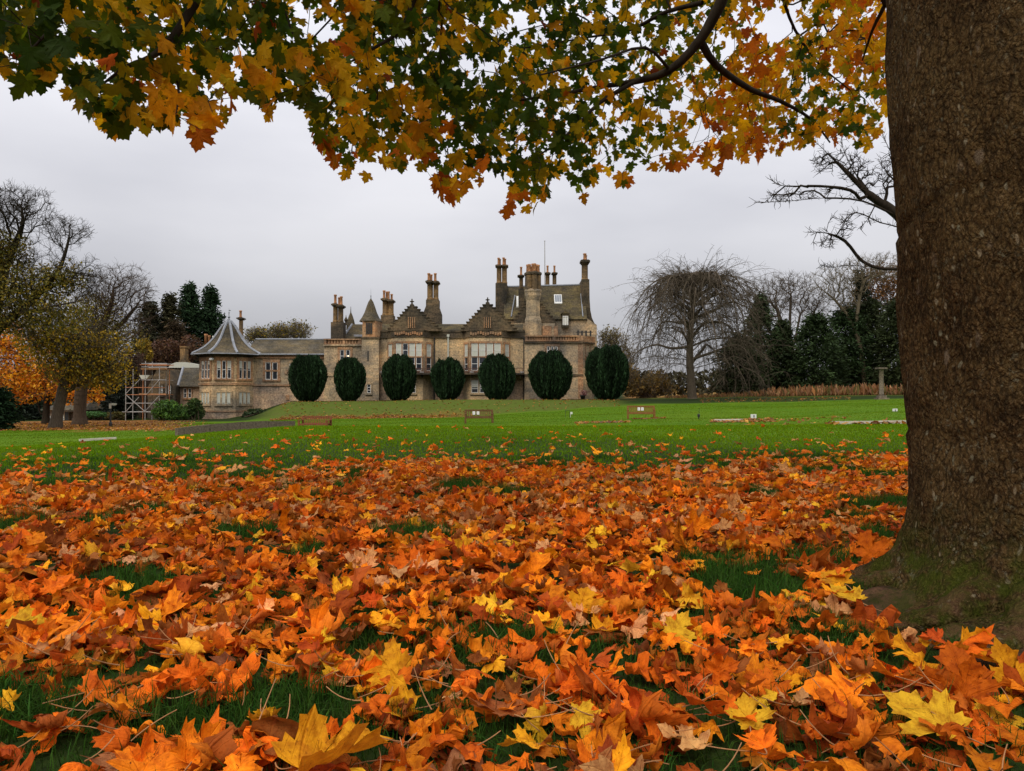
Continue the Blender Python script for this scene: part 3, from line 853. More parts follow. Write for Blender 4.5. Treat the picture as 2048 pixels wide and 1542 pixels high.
base = t.mix(t.math('MULTIPLY', mm, .85), base, t.mix(t.ramp(fine, .3, .7), (.024, .034, .004), (.066, .078, .008)))
rootm = t.math('MULTIPLY', t.ramp(sp.outputs[0], .62, .95), t.ramp(t.noise(co, 7, 4, .6), .44, .58))
base = t.mix(t.math('MULTIPLY', rootm, .75), base, (.155, .075, .042))
h = t.math('ADD', t.math('MULTIPLY', cell, -.7), t.math('ADD', t.math('MULTIPLY', fine, .55), t.math('ADD', t.math('MULTIPLY', mid, 2.2), t.math('MULTIPLY', cellb, -.4))))
M["maple_bark"] = t.done(base, .95, .03, t.bump(h, 1.0, .016))
link("trunk", me, M["maple_bark"], maple)
for rt in ([(1.72, 2.55, .20), (1.48, 2.46, .11), (1.36, 2.44, .06), (1.24, 2.49, .02), (1.14, 2.56, -.03)], [(1.75, 2.45, .18), (1.55, 2.28, .10), (1.42, 2.18, .07), (1.30, 2.13, .03), (1.17, 2.13, -.03)],
           [(1.90, 2.40, .18), (1.80, 2.18, .10), (1.74, 2.04, .07), (1.58, 1.95, .03), (1.42, 1.93, -.03)], [(2.1, 2.38, .18), (2.06, 2.15, .09), (2.1, 2.0, .05), (2.2, 1.85, -.02)],
           [(1.66, 2.75, .20), (1.45, 2.82, .10), (1.30, 2.95, .04), (1.2, 3.1, -.02)], [(1.55, 2.34, .07), (1.44, 2.34, .055), (1.32, 2.29, .05), (1.20, 2.29, .0)]):
    c = catmull(rt, 7); nn_ = 18; m_ = len(c)
    tg = unit(np.gradient(c, axis=0)); sd = unit(np.cross(tg, (0, 0, 1.0))); upv = np.cross(sd, tg)
    rv = np.interp(np.linspace(0, 1, m_), [0, .35, 1], [.105, .060, .022]) * (.8 if len(rt) == 4 else 1)
    VV = np.zeros((m_, nn_, 3)); CC = np.zeros((m_, nn_, 3))
    for j in range(m_):
        for i in range(nn_):
            a = 2 * math.pi * i / nn_; dv = math.cos(a) * sd[j] * 1.25 + math.sin(a) * upv[j]
            q = c[j] + dv * rv[j]; w_ = mnoise.noise(Vector(q * 13)) * .35 + mnoise.noise(Vector(q * 34)) * .22
            VV[j, i] = c[j] + dv * rv[j] * (1 + w_) - (0, 0, rv[j] * .55); CC[j, i] = (.55 + .45 * min(1, j / m_ * 1.6), 0, 0)
    ii = np.arange(m_ * nn_).reshape(m_, nn_); nx_ = np.roll(ii, -1, axis=1)
    link("root", np_mesh("root", VV - ORG, [np.stack([ii[:-1], ii[1:], nx_[1:], nx_[:-1]], -1).reshape(-1, 4)], col=CC), M["maple_bark"], maple)

# trampled earth with moss round the roots
a_ = np.linspace(0, 2 * math.pi, 97)[:-1]; rr_ = np.linspace(.2, 1.0, 22)
EV = []
for r in rr_:
    for a in a_:
        wob = 1 + .16 * math.sin(3 * a + 1) + .10 * math.sin(7 * a)
        sq = (abs(math.cos(a)) ** 4 + abs(math.sin(a)) ** 4) ** -.25; x = 2.02 + .88 * r * wob * sq * math.cos(a); y = 2.52 + .62 * r * wob * sq * math.sin(a)
        hgt = .085 * (1 - r ** 2) + (.035 * mnoise.noise(Vector((x * 7, y * 9, 0))) + .05 * (.35 - abs(mnoise.noise(Vector((x * 2.2 + 4, y * 5, 2)))))) * (1 - r ** 4) + .010 * mnoise.noise(Vector((x * 25, y * 25, 3))) * (1 - r ** 4)
        EV.append((x, y, float(ground(x, y)) + hgt + .010 - (.05 if r > .99 else 0)))
idx = np.arange(len(EV)).reshape(len(rr_), len(a_)); nxt = np.roll(idx, -1, axis=1)
me = np_mesh("bare_earth", np.array(EV), [np.stack([idx[:-1], idx[1:], nxt[1:], nxt[:-1]], -1).reshape(-1, 4)])
t = NT("root_earth"); co = t.coord()
f1 = t.noise(co, 8, 6, .7); f2 = t.noise(co, 60, 3, .7)
a = t.mix(t.ramp(f1, .35, .65), (.030, .018, .010), (.12, .060, .034))
a = t.mix(t.ramp(t.noise(co, 5, 5, .7), .48, .62, 0, .8), a, (.024, .032, .004))
a = t.mix(t.ramp(f2, .55, .7, 0, .6), a, (.018, .011, .007))
tag(link("bare_earth", me, t.done(a, .95, .05, t.bump(t.math('ADD', f1, f2), .8, .02))), "bare mossy earth round the foot of the maple", None, None, "structure")

# ---- limbs, traced in the photograph and given their own depths
def PP(*q): return np.array([W(a, b, d) for a, b, d in q])
top = np.array((TC[0], TC[1], 5.3))
limbs = [
    (np.vstack([[top, (1.75, 4.0, 4.9), (1.6, 4.7, 4.0)], catmull(PP((1440, 10, 5.0), (1400, 80, 5.1), (1340, 140, 5.2), (1270, 163, 5.3), (1210, 172, 5.3), (1100, 192, 5.2), (1000, 205, 5.0)), 3)]), .044, .007),
    (catmull(PP((1270, 163, 5.3), (1200, 205, 5.2), (1150, 255, 5.0), (1105, 292, 4.9), (1075, 312, 4.8)), 3), .016, .005),
    (catmull(PP((1400, 80, 5.1), (1432, 130, 5.3), (1500, 178, 5.6), (1560, 202, 5.8), (1622, 238, 6.0), (1660, 285, 6.1)), 3), .030, .006),
    (catmull(PP((1405, 5, 5.1), (1330, 25, 5.3), (1260, 60, 5.5), (1180, 74, 5.6), (1050, 96, 5.5)), 3), .018, .005),
    (np.vstack([[top, (1.2, 3.6, 4.6), (.3, 3.9, 3.9), (-.7, 3.8, 3.2)], catmull(PP((400, -10, 3.8), (345, 76, 3.75), (300, 115, 3.7), (255, 132, 3.65), (200, 172, 3.6)), 3)]), .030, .005),
    (catmull(PP((345, 76, 3.75), (352, 150, 3.65), (358, 190, 3.6), (352, 230, 3.6)), 3), .008, .004),
    (np.vstack([[(.3, 3.9, 3.9), (-.2, 4.1, 3.3)], catmull(PP((830, -5, 4.3), (800, 60, 4.3), (745, 98, 4.25), (690, 130, 4.2)), 3)]), .018, .005),
    (np.vstack([[(-.7, 3.8, 3.2), (-1.5, 3.6, 2.9)], catmull(PP((140, 0, 3.6), (90, 70, 3.55), (40, 120, 3.5)), 3)]), .012, .004),
    (catmull(PP((1340, 140, 5.2), (1290, 95, 5.0), (1200, 120, 4.8), (1080, 150, 4.6)), 3), .012, .005),
    (np.vstack([[(1.6, 4.7, 4.0)], catmull(PP((1560, -20, 6.0), (1590, 60, 6.2), (1640, 130, 6.4), (1700, 180, 6.5)), 3)]), .016, .005),
    (np.vstack([[top, (1.65, 3.9, 3.6)], catmull(PP((1770, 10, 4.3), (1745, 60, 4.6), (1725, 120, 4.9)), 3)]), .016, .005),
]
lim_groups = []
seedP, seedPA = [], []
for pts, r0, r1 in limbs:
    rr = np.linspace(r0, r1, len(pts))
    lim_groups.append((pts[:-1], pts[1:], rr[:-1], rr[1:], 8))
sp_, spa_ = polyseed([(l[0], None if i == 0 else i) for i, l in enumerate(limbs)])

# ---- leaves: hanging sprays whose lower edge follows the photograph
bnd = np.array([(-160, 120), (0, 150), (40, 185), (75, 180), (100, 172), (140, 195), (180, 240), (240, 270), (290, 262), (340, 252), (410, 288), (450, 268), (475, 205), (510, 235), (545, 240),
                (562, 205), (600, 238), (618, 255), (640, 300), (680, 352), (705, 370), (770, 358), (830, 345), (855, 372), (892, 412), (932, 398), (955, 372), (1000, 384), (1015, 435), (1085, 440),
                (1105, 372), (1170, 412), (1200, 362), (1245, 392), (1290, 342), (1360, 358), (1400, 350), (1440, 358), (1480, 335), (1560, 322), (1620, 300), (1655, 292), (1700, 312), (1738, 318), (1762, 272), (1790, 240), (1900, 200)], float)
def depth_at(px): return np.interp(px, [-200, 0, 350, 620, 1000, 1400, 1700, 1900], [3.5, 3.55, 3.7, 4.1, 4.7, 5.7, 6.3, 6.4])
cand = []
NC = 12000
px = rng.uniform(-150, 1820, NC); py = rng.uniform(-260, 450, NC)
back = rng.random(NC) ** 1.4
d = depth_at(px) + back * 2.4 - .25
by = np.interp(px, bnd[:, 0], bnd[:, 1]) - 22 - 44 * smooth01((fbm(px * .022, d * .9 + 4, 3) - .40) / .25)
inside = py < by
dens = np.ones(NC)
hole = lambda cx, cy, rx, ry: np.exp(-(((px - cx) / rx) ** 2 + ((py - cy) / ry) ** 2) ** 2)
for q in ((650, 45, 42, 55), (1045, 48, 35, 28), (500, 215, 30, 30), (165, 105, 35, 22), (1545, 45, 75, 62), (1440, 95, 40, 40), (1360, 205, 30, 20), (925, 120, 28, 22), (270, 105, 25, 16), (1400, 260, 40, 16)):
    dens *= 1 - .93 * hole(*q)
dens *= np.interp(px, [0, 500, 620, 1150, 1350, 1500, 1820], [.70, .76, 1, 1, .82, .78, .92])
dens *= np.interp(by - py, [0, 40, 100, 300], [.62, .82, 1.0, .9])
k = inside & (rng.random(NC) < dens)
px, py, d = px[k], py[k], d[k]
# golden sprays between the trunk and the long limb
gx_ = rng.uniform(1430, 1800, 900); gy_ = rng.uniform(-120, 300, 900); gk = (gy_ < np.interp(gx_, bnd[:, 0], bnd[:, 1]) - 25) & (np.exp(-(((gx_ - 1545) / 70) ** 2 + ((gy_ - 40) / 55) ** 2)) < .5)
gx_, gy_ = gx_[gk], gy_[gk]; gd_ = depth_at(gx_) + rng.random(len(gx_)) * 2.2 - .4
px, py, d = np.concatenate([px, gx_]), np.concatenate([py, gy_]), np.concatenate([d, gd_])
# a fringe of tips right on the lower edge
fx = rng.uniform(-100, 1780, 190); fy = np.interp(fx, bnd[:, 0], bnd[:, 1]) - rng.uniform(18, 62, 190); fd = depth_at(fx) + rng.uniform(-.2, .3, 190)
fringe = np.concatenate([np.zeros(len(px), bool), np.ones(190, bool)])
px, py, d = np.concatenate([px, fx]), np.concatenate([py, fy]), np.concatenate([d, fd])
lp = W(px, py, 1.0); 
dirv = (lp - np.array((0, 0, CAMZ))); lp = np.array((0, 0, CAMZ)) + dirv * d[:, None]
# more crown above the frame and to the sides, so the tree goes on outside the picture
ne = 1500
ex = np.stack([rng.uniform(-3.6, 4.6, ne), rng.uniform(2.2, 7.6, ne), rng.uniform(3.6, 6.2, ne)], -1)
ex = ex[(ex[:, 2] > CAMZ + .56 * ex[:, 1]) & (np.hypot(ex[:, 0] - TC[0], ex[:, 1] - TC[1]) > 1.0)]
allp = np.vstack([lp, ex]); n = len(allp); nlp = len(lp)
Pk, PAk, Dk, cnt, tips = skeleton(sp_, spa_, allp[rng.random(n) < .42], kappa=.22, step=.16, bend=.3, jit=.07)
seg = np.arange(len(Pk)); seg = seg[(PAk >= 0) & (seg >= len(sp_))]
rt_ = np.clip(.0016 * cnt ** .42, .0014, .010)
g = (Pk[PAk[seg]], Pk[seg], np.minimum(rt_[PAk[seg]], rt_[seg] * 1.3), rt_[seg], 4)
tag(link("branches", (lambda m: (m.transform(__import__("mathutils").Matrix.Translation(-maple.location)), m)[1])(tube_mesh("branches", lim_groups + [g])), M["bark_dark"], maple))
# blades hang from their stalks, tip down, facing every way but mostly outward
az = rng.uniform(0, 2 * math.pi, n)
tipd = unit(np.stack([.55 * np.cos(az), .55 * np.sin(az), np.full(n, -.95) + rng.normal(0, .35, n)], -1))
az2 = rng.normal(-math.pi / 2, .95, n)
nr = unit(np.stack([np.cos(az2), np.sin(az2), rng.normal(-.25, .45, n)], -1))
sz = np.clip(rng.normal(.083, .019, n), .045, .125) * np.interp(np.concatenate([px, np.full(n - nlp, 900)]), [0, 500, 1000], [1.12, 1.05, .95])
ppx = np.concatenate([px, np.full(n - nlp, 900)]); ppy = np.concatenate([py, np.full(n - nlp, 0)])
low = np.interp(ppx, bnd[:, 0], bnd[:, 1]) - ppy
cl = vnoise(allp[:, 0] * 2.1 + 3, allp[:, 2] * 2.1 + allp[:, 1]) * .75 + rng.random(n) * .55
gold_bias = np.interp(ppx, [0, 300, 620, 760, 950, 1150, 1350, 1750], [-.11, -.04, -.13, -.18, -.14, -.03, .13, .20]) + np.interp(low, [10, 45, 90], [.26, .08, 0])
gsel = cl + gold_bias
pal = np.array([(.036, .070, .006), (.085, .115, .006), (.32, .24, .006), (.64, .36, .008), (.64, .27, .008), (.50, .135, .008), (.24, .05, .010)])
ci = np.digitize(gsel, [.52, .67, .76, .93, 1.08, 1.26])
red = rng.random(n) < .012; ci[red] = 6
ci[(ci == 6) & ~red & (rng.random(n) < .6)] = 5
lc = pal[ci] * np.exp(rng.normal(0, .17, (n, 1)))
V, tri, quad, P = make_leaves(allp - ORG, sz, nr, tipd, OUT_FULL, (.5, 1), .40, .06, .25)
link("crown", leaves_mesh("crown", V, tri, quad, P, lc), M["leaf_tree"], maple)
# ------------------------------------------------------------------ the sandstone manor house
YW = 88.0
house = empty("manor_house", (wx(800, YW), YW, .3), "long sandstone manor house with crow stepped gables, tall chimneys and a steep towered roof", "house")
def part(mb, name, mat, parent=house, smooth=False, label=None):
    return mb.build(name, M[mat], parent, smooth, label)

def window(o, u, n, w, h, lights, rows=2, surround=.22, sur="stone_red", blind=0.0, skip=(), parent=house, frame="white", mull=.14, transom=None, sill=True):
    """o: lower left corner on the wall; u along the wall; n outward"""
    mb = MB()
    for a, b in ((-surround, 0), (w, w + surround)): mb.obox(o, u, n, a, b, -.02, h + .02, -.1, .09)
    mb.obox(o, u, n, -surround - .003, w + surround + .003, h + .02, h + surround + .06, -.1, .10)
    if sill: mb.obox(o, u, n, -surround - .05, w + surround + .05, -.22, -.02, -.1, .15)
    lw = (w - mull * (lights - 1)) / lights
    for i in range(1, lights):
        a = i * lw + (i - 1) * mull
        mb.obox(o, u, n, a, a + mull, -.02, h + .02, -.1, .075)
    if transom: mb.obox(o, u, n, 0, w, transom - mull / 2, transom + mull / 2, -.1, .078)
    win = part(mb, "window", sur, parent)
    fr, gl, bl = MB(), MB(), MB()
    for i in range(lights):
        a = i * (lw + mull); t_ = .055
        gl.obox(o, u, n, a, a + lw, 0, h, -.05, .012)
        for q in (a, a + lw - t_): fr.obox(o, u, n, q, q + t_, 0, h, -.05, .045)
        for q in (0, h - t_): fr.obox(o, u, n, a + t_, a + lw - t_, q, q + t_, -.05, .046)
        for r in range(1, rows): fr.obox(o, u, n, a + t_, a + lw - t_, h * r / rows - .03, h * r / rows + .03, -.05, .047)
        if blind > 0 and i not in skip: bl.obox(o, u, n, a + t_, a + lw - t_, h * (1 - blind), h - t_, -.04, .022)
    fr.build("frame", M[frame], win); gl.build("pane", M["glass"], win)
    if bl.v: bl.build("blind", M["blind"], win)
    return win

def pwin(a, b, t, m, Y, lights, **kw):
    """window whose opening spans photo pixels a..b, t..m on a wall facing us at depth Y"""
    o = (wx(a, Y), Y, wz(m, Y))
    return window(o, (1, 0, 0), (0, -1, 0), wx(b, Y) - wx(a, Y), wz(t, Y) - wz(m, Y), lights, **kw)

GB = -3.0
def wall(name, mat, a, b, t, Y, dep, label=None):
    mb = MB(); mb.box(wx(a, Y), wx(b, Y), Y, Y + dep, GB, wz(t, Y)); return part(mb, name, mat, label=label)
def course(mb, a, b, py, Y, th=.22, out=.14):
    z = wz(py, Y); mb.box(wx(a, Y), wx(b, Y), Y - out, Y + .2, z - th / 2, z + th / 2)

def balustrade(a, b, t, m, Y, step=.34, parent=house):
    mb = MB(); x0, x1, z0, z1 = wx(a, Y), wx(b, Y), wz(m, Y), wz(t, Y)
    mb.box(x0, x1, Y - .20, Y + .15, z0 - .12, z0 + .08); mb.box(x0 - .04, x1 + .04, Y - .22, Y + .16, z1 - .12, z1 + .02)
    for x in np.arange(x0 + .15, x1 - .05, step): mb.box(x, x + .15, Y - .10, Y + .02, z0 + .08, z1 - .12)
    for x in (x0, (x0 + x1) / 2, x1 - .3): mb.box(x, x + .3, Y - .16, Y + .10, z0 + .08, z1 - .12)
    mb.box(x0, x1, Y + .05, Y + .149, z0 + .08, z1 - .12)
    return part(mb, "balustrade", "stone_red")

def chimney(base, shafts, cap, pots, Y, dep=1.0, mat="buff", basemat="stone_dark"):
    """base (a, b, top, bottom) px; shafts list of (a, b, top, bottom); cap (a, b, top, bottom) list; pots list of (centre px, top, bottom, half width px)"""
    mb = MB()
    if base: mb.pbox(*base, Y - .15, dep + .3)
    root = part(mb, "chimney", basemat) if base else None
    sb = MB(); cb = MB()
    for a, b, t_, m in shafts:
        r = (wx(b, Y) - wx(a, Y)) / 2; c = ((wx(a, Y) + wx(b, Y)) / 2, Y + dep / 2)
        zt, zm = wz(t_, Y), wz(m, Y); R8 = r / math.cos(math.pi / 8)
        sb.lathe(c, [(R8 * 1.12, zm), (R8 * 1.12, zm + .25), (R8 * .98, zm + .35), (R8 * .98, zt)], 8, math.pi / 8)
    if root is None: root = part(sb, "chimney", mat)
    else: sb.build("shaft", M[mat], root)
    for a, b, t_, m in cap:
        x0, x1, z0, z1 = wx(a, Y), wx(b, Y), wz(m, Y), wz(t_, Y); h = z1 - z0; o = .12
        cb.box(x0 + o, x1 - o, Y - .05 , Y + dep + .05, z0, z0 + h * .35); cb.box(x0, x1, Y - .2, Y + dep + .2, z0 + h * .35, z1 - h * .2); cb.box(x0 + o, x1 - o, Y - .06, Y + dep + .06, z1 - h * .2, z1)
    if cb.v: cb.build("cap", M["stone_dark"], root)
    for i, (c, t_, m, hw) in enumerate(pots):
        pb_ = MB(); r = hw * YW / F; zt, zm = wz(t_, Y), wz(m, Y)
        pb_.lathe((wx(c, Y), Y + dep * (.3 + .4 * (i % 2))), [(r * 1.15, zm), (r * 1.1, zm + .12), (r * .9, zm + .2), (r * .85, zt - .18), (r * 1.1, zt - .12), (r * 1.05, zt), (r * .6, zt), (r * .6, zt - .2)], 8)
        pb_.build("chimney_pot", M["pot"], root, True)
    return root

def stepped_gable(apex, a, b, base, Y, dep, steps=9, mat="stone_dark"):
    """crow-stepped gable wall between px a..b, rising to apex (px, py)"""
    ax, ay = apex; L, Rr = [], []
    for i in range(steps):
        f0, f1 = i / steps, (i + 1) / steps
        x = a + (ax - 4 - a) * f0; y1 = base + (ay + 6 - base) * (f1)
        y0 = base + (ay + 6 - base) * f0
        L += [(x, y0), (x, y1)]
        x = b + (ax + 4 - b) * f0
        Rr += [(x, y0), (x, y1)]
    pts = L + [(ax - 4, ay + 6), (ax - 4, ay + 1), (ax + 4, ay + 1), (ax + 4, ay + 6)] + Rr[::-1]
    q = [(wx(p, Y), wz(r, Y)) for p, r in pts]
    out = [q[0]]
    for p in q[1:]:
        if abs(p[0] - out[-1][0]) + abs(p[1] - out[-1][1]) > 1e-4: out.append(p)
    mb = MB(); mb.prism(out, Y, Y + dep)
    g = part(mb, "gable", mat)
    cb = MB()                                                   # coping stones on every step
    for i in range(steps):
        for s, e in ((a, ax - 4), (b, ax + 4)):
            f0, f1 = i / steps, (i + 1) / steps
            x0, x1 = s + (e - s) * f0, s + (e - s) * f1; y1 = base + (ay + 6 - base) * f1
            lo, hi = sorted((wx(x0, Y), wx(x1, Y))); z = wz(y1, Y)
            cb.box(lo - .06, hi + .06, Y - .08, Y + dep + .08, z - .01, z + .10)
    cb.build("coping", M["stone_dark"], g)
    return g

def finial(px, t_, m, Y, parent, dep=.25):
    mb = MB(); z0, z1 = wz(m, Y), wz(t_, Y); h = z1 - z0
    mb.lathe((wx(px, Y), Y + dep), [(.22, z0), (.10, z0 + h * .22), (.08, z0 + h * .38), (.25, z0 + h * .46), (.27, z0 + h * .55), (.09, z0 + h * .66), (.05, z0 + h * .74), (.10, z0 + h * .80), (.015, z1)], 8)
    return mb.build("finial", M["stone_dark"], parent)

def roof_prism(pts, a, b, Ya):
    mb = MB(); mb.add(pts, a); return mb

# ---- octagonal end tower with bell roof
OC = (wx(457, 88.6), 88.6); OR = 54.5 * 88.6 / F
angs = [Rad(-11.4 + 45 * k) for k in range(8)]
op = lambda r: [(OC[0] + r * math.sin(a), OC[1] - r * math.cos(a)) for a in angs]
zf = lambda py: wz(py, 86.2)
mb = MB(); mb.plan(op(OR)[::1], zf(768), zf(708)); part(mb, "tower_wall", "stone_warm")
mb = MB(); mb.plan(op(OR * 1.006), zf(822), zf(768)); part(mb, "tower_wall", "stone_warm")
mb = MB(); mb.plan(op(OR * 1.035), GB, zf(822)); part(mb, "plinth", "stone_rubble")
mb = MB(); mb.plan(op(OR * 1.045), zf(770), zf(766)); mb.plan(op(OR * 1.04), zf(716.5), zf(714.2)); mb.plan(op(OR * 1.055), zf(824), zf(821)); part(mb, "string_course", "stone_red")
mb = MB(); mb.plan(op(OR * 1.01), zf(714.2), zf(707)); part(mb, "frieze", "stone_dark")
prof = [(70, 706.8), (69.5, 705.2), (56, 699), (46, 693), (37, 685), (29, 676), (21, 664), (13, 652), (4, 642.5)]
pr = [(r * 88.6 / F, wz(y, 88.6 - r * 88.6 / F)) for r, y in prof]
pr = [(r, wz(y, 88.6)) if r < .6 else (r, z) for (r, z), (_, y) in zip(pr, prof)]
mb = MB(); mb.lathe(OC, [(pr[0][0] * .9, pr[0][1] - .05)] + pr, 8, angs[0])
troof = part(mb, "tower_roof", "slate")
mb = MB()
for a in angs:
    for (r0, z0), (r1, z1) in zip(pr[1:-1], pr[2:]):
        P_ = [(OC[0] + r * math.sin(a), OC[1] - r * math.cos(a), z + .03) for r, z in ((r0, z0), (r1, z1))]
        mb.bar(P_[0], P_[1], .15, 6)
mb.build("lead_hip", M["lead"], troof)
mb = MB(); zt = pr[-1][1]
mb.lathe(OC, [(.26, zt - .2), (.14, zt + .2), (.07, zt + .35), (.17, zt + .5), (.06, zt + .65), (.04, zt + .9), (.10, zt + 1.0), (.03, zt + 1.1), (.008, zt + 1.55)], 8)
mb.build("finial", M["lead"], troof)
mb = MB()
rg = [(OC[0] + 4.12 * math.sin(a), OC[1] - 4.12 * math.cos(a)) for a in angs]
for i in range(8):
    p, q = rg[i], rg[(i + 1) % 8]; mb.bar((*p, zf(708.2)), (*q, zf(708.2)), .07, 6)
mb.build("gutter", M["lead"], troof)
mb = MB()
for a in angs:
    mb.bar((OC[0] + OR * .98 * math.sin(a), OC[1] - OR * .98 * math.cos(a), zf(716)), (OC[0] + OR * 1.17 * math.sin(a), OC[1] - OR * 1.17 * math.cos(a), zf(709)), .11, 6)
mb.build("bracket", M["stone_dark"], troof)
O8 = op(OR * 1.003)
for k in (-2, -1, 0, 1):
    p, q = np.array(O8[k % 8]), np.array(O8[(k + 1) % 8])
    if p[0] > q[0]: p, q = q, p
    u = np.array((*unit(q - p), 0)); nn = np.array((u[1], -u[0], 0)); L = np.linalg.norm(q - p)
    w = L * .62; o = np.array((*p, 0)) + u * (L - w) / 2
    window((*o[:2], zf(757)), u, nn, w, zf(722) - zf(757), 3, rows=2, surround=.26, sur="stone_red", blind=.42 if k in (0, 1) else .2, skip=(1,), mull=.16)
    window((*o[:2], zf(808)), u, nn, w * .96, zf(785) - zf(808), 3, rows=1, surround=.2, sur="stone_warm", blind=.9, mull=.16, frame="blind")
# ---- floodlight on the tower corner
mb = MB(); p = np.array(O8[0]); c = (p[0] - .05, p[1] - .25)
mb.lathe(c, [(.04, zf(722.5)), (.22, zf(721.5)), (.27, zf(719)), (.2, zf(717)), (.05, zf(716))], 10); part(mb, "floodlight", "white", smooth=True)

# ---- low range between tower and main block
Y1 = 88.0
wall("wall", "stone", 503, 650, 708, Y1, 7.5)
mb = MB(); mb.box(wx(500, Y1), wx(650, Y1), Y1 - .05, Y1 + .2, GB, wz(774, Y1)); part(mb, "lower_wall", "stone_rubble")
mb = MB(); course(mb, 503, 650, 770.5, Y1 - .052, .2, .12); course(mb, 503, 651, 715.6, Y1 - .03, .16, .16); mb.box(wx(503, Y1), wx(651, Y1), Y1 - .06, Y1 + .1, wz(714, Y1), wz(709.5, Y1)); part(mb, "cornice", "stone_red")
ze, zr = wz(708, Y1 - .4), wz(679, Y1 + 3.6)
mb = MB(); xs = (wx(490, Y1), wx(652.5, Y1))
mb.add([(xs[0], Y1 - .35, ze), (xs[1], Y1 - .35, ze), (xs[1], Y1 + 3.6, zr), (xs[0], Y1 + 3.6, zr), (xs[0], Y1 + 7.6, ze), (xs[1], Y1 + 7.6, ze), (xs[0], Y1 - .35, ze - .12), (xs[1], Y1 - .35, ze - .12)],
       [(0, 1, 2, 3), (3, 2, 5, 4), (6, 7, 1, 0), (0, 3, 4), (1, 5, 2)])
rf = part(mb, "roof", "slate")
mb = MB(); mb.bar((xs[0], Y1 + 3.6, zr + .03), (xs[1], Y1 + 3.6, zr + .03), .12, 6); mb.bar((xs[0], Y1 - .42, ze - .04), (xs[1], Y1 - .42, ze - .04), .09, 6); mb.build("lead_ridge", M["lead"], rf)
pwin(531, 555, 725, 759, Y1, 2, rows=2, surround=.3, transom=1.02, mull=.2)
mb = MB(); mb.box(wx(572, Y1), wx(579, Y1), Y1 - .12, Y1, wz(800, Y1), wz(790, Y1)); part(mb, "hatch", "stone_red")
mb = MB(); mb.pbox(572, 583, 739, 744, Y1 - .12, .1); mb.pbox(569, 574, 744, 748, Y1 - .12, .1); part(mb, "stepped_block", "stone_red")
pwin(579, 583, 727, 738, Y1, 1, rows=1, surround=.1, sur="stone")

# ---- block with the short balustrade
Y2 = 87.4
wall("wall", "stone", 648, 724, 690, Y2, 8)
balustrade(648, 722.5, 678, 689, Y2)
mb = MB(); course(mb, 647, 724, 690.6, Y2, .16, .22); part(mb, "string_course", "stone")
mb = MB(); course(mb, 647, 757, 751, Y2, .18, .1); part(mb, "string_course", "stone")
pwin(680, 700, 700, 724, Y2, 2, rows=2, surround=.28, mull=.2, sur="stone_red")
mb = MB(); mb.lathe((wx(696.5, Y2), Y2 - .12), [(.03, wz(713, Y2)), (.09, wz(712, Y2)), (.03, wz(711, Y2))], 8)
lamp_ = NT("lit_lamp"); lamp_.put(lamp_.b.inputs["Emission Color"], (1, .8, .5)); lamp_.put(lamp_.b.inputs["Emission Strength"], 3.0); M["lit"] = lamp_.done((.9, .8, .6), .5)
part(mb, "window_lamp", "lit", smooth=True)

# ---- stair turret with louvred cap
Y3 = 86.9
wall("turret_wall", "stone", 723, 757.5, 676, Y3, 3.2)
mb = MB(); mb.pbox(722, 758.5, 674, 677.5, Y3 - .1, 3.4); part(mb, "string_course", "stone_dark")
mb = MB(); mb.pbox(724.5, 750, 641, 674, Y3, 2.0); part(mb, "turret_cap", "stone_red")
mb = MB(); mb.plan([(wx(750, Y3), Y3 + .001), (wx(758, Y3), Y3 + .55), (wx(758, Y3), Y3 + 2.0), (wx(750, Y3), Y3 + 2.0)], wz(674, Y3), wz(641, Y3)); part(mb, "turret_cap", "stone_red")
lv = MB()
for i in range(4): lv.pbox(731.5 + i * 3.3, 733.9 + i * 3.3, 646, 668, Y3 - .07, .1)
part(lv, "louvre", "iron")
cx_, cy_ = (wx(741, Y3 + 1), Y3 + 1.05); k_ = Y3 / F
tp = [(27, 642.5), (26.5, 641), (19, 634), (13.5, 624), (9.5, 613), (5.5, 603.5), (1.5, 598)]
mb = MB(); mb.lathe((cx_, cy_), [(r * k_ / math.cos(math.pi / 8) * (.86 if r < 25 else .80), wz(y, cy_ - r * k_ * .5)) for r, y in tp], 8, math.pi / 8)
tr_ = part(mb, "turret_roof", "slate")
mb = MB(); z = wz(598.5, cy_); mb.lathe((cx_, cy_), [(.09, z), (.04, z + .3), (.09, z + .38), (.02, z + .5), (.008, z + 1.2)], 6); mb.build("finial", M["lead"], tr_)
mb = MB(); mb.pbox(734.5, 737, 702, 722, Y3 - .03, .1); part(mb, "slit_window", "iron")
pwin(734.5, 741.5, 769, 786, Y3, 1, rows=3, surround=.14, sur="stone")

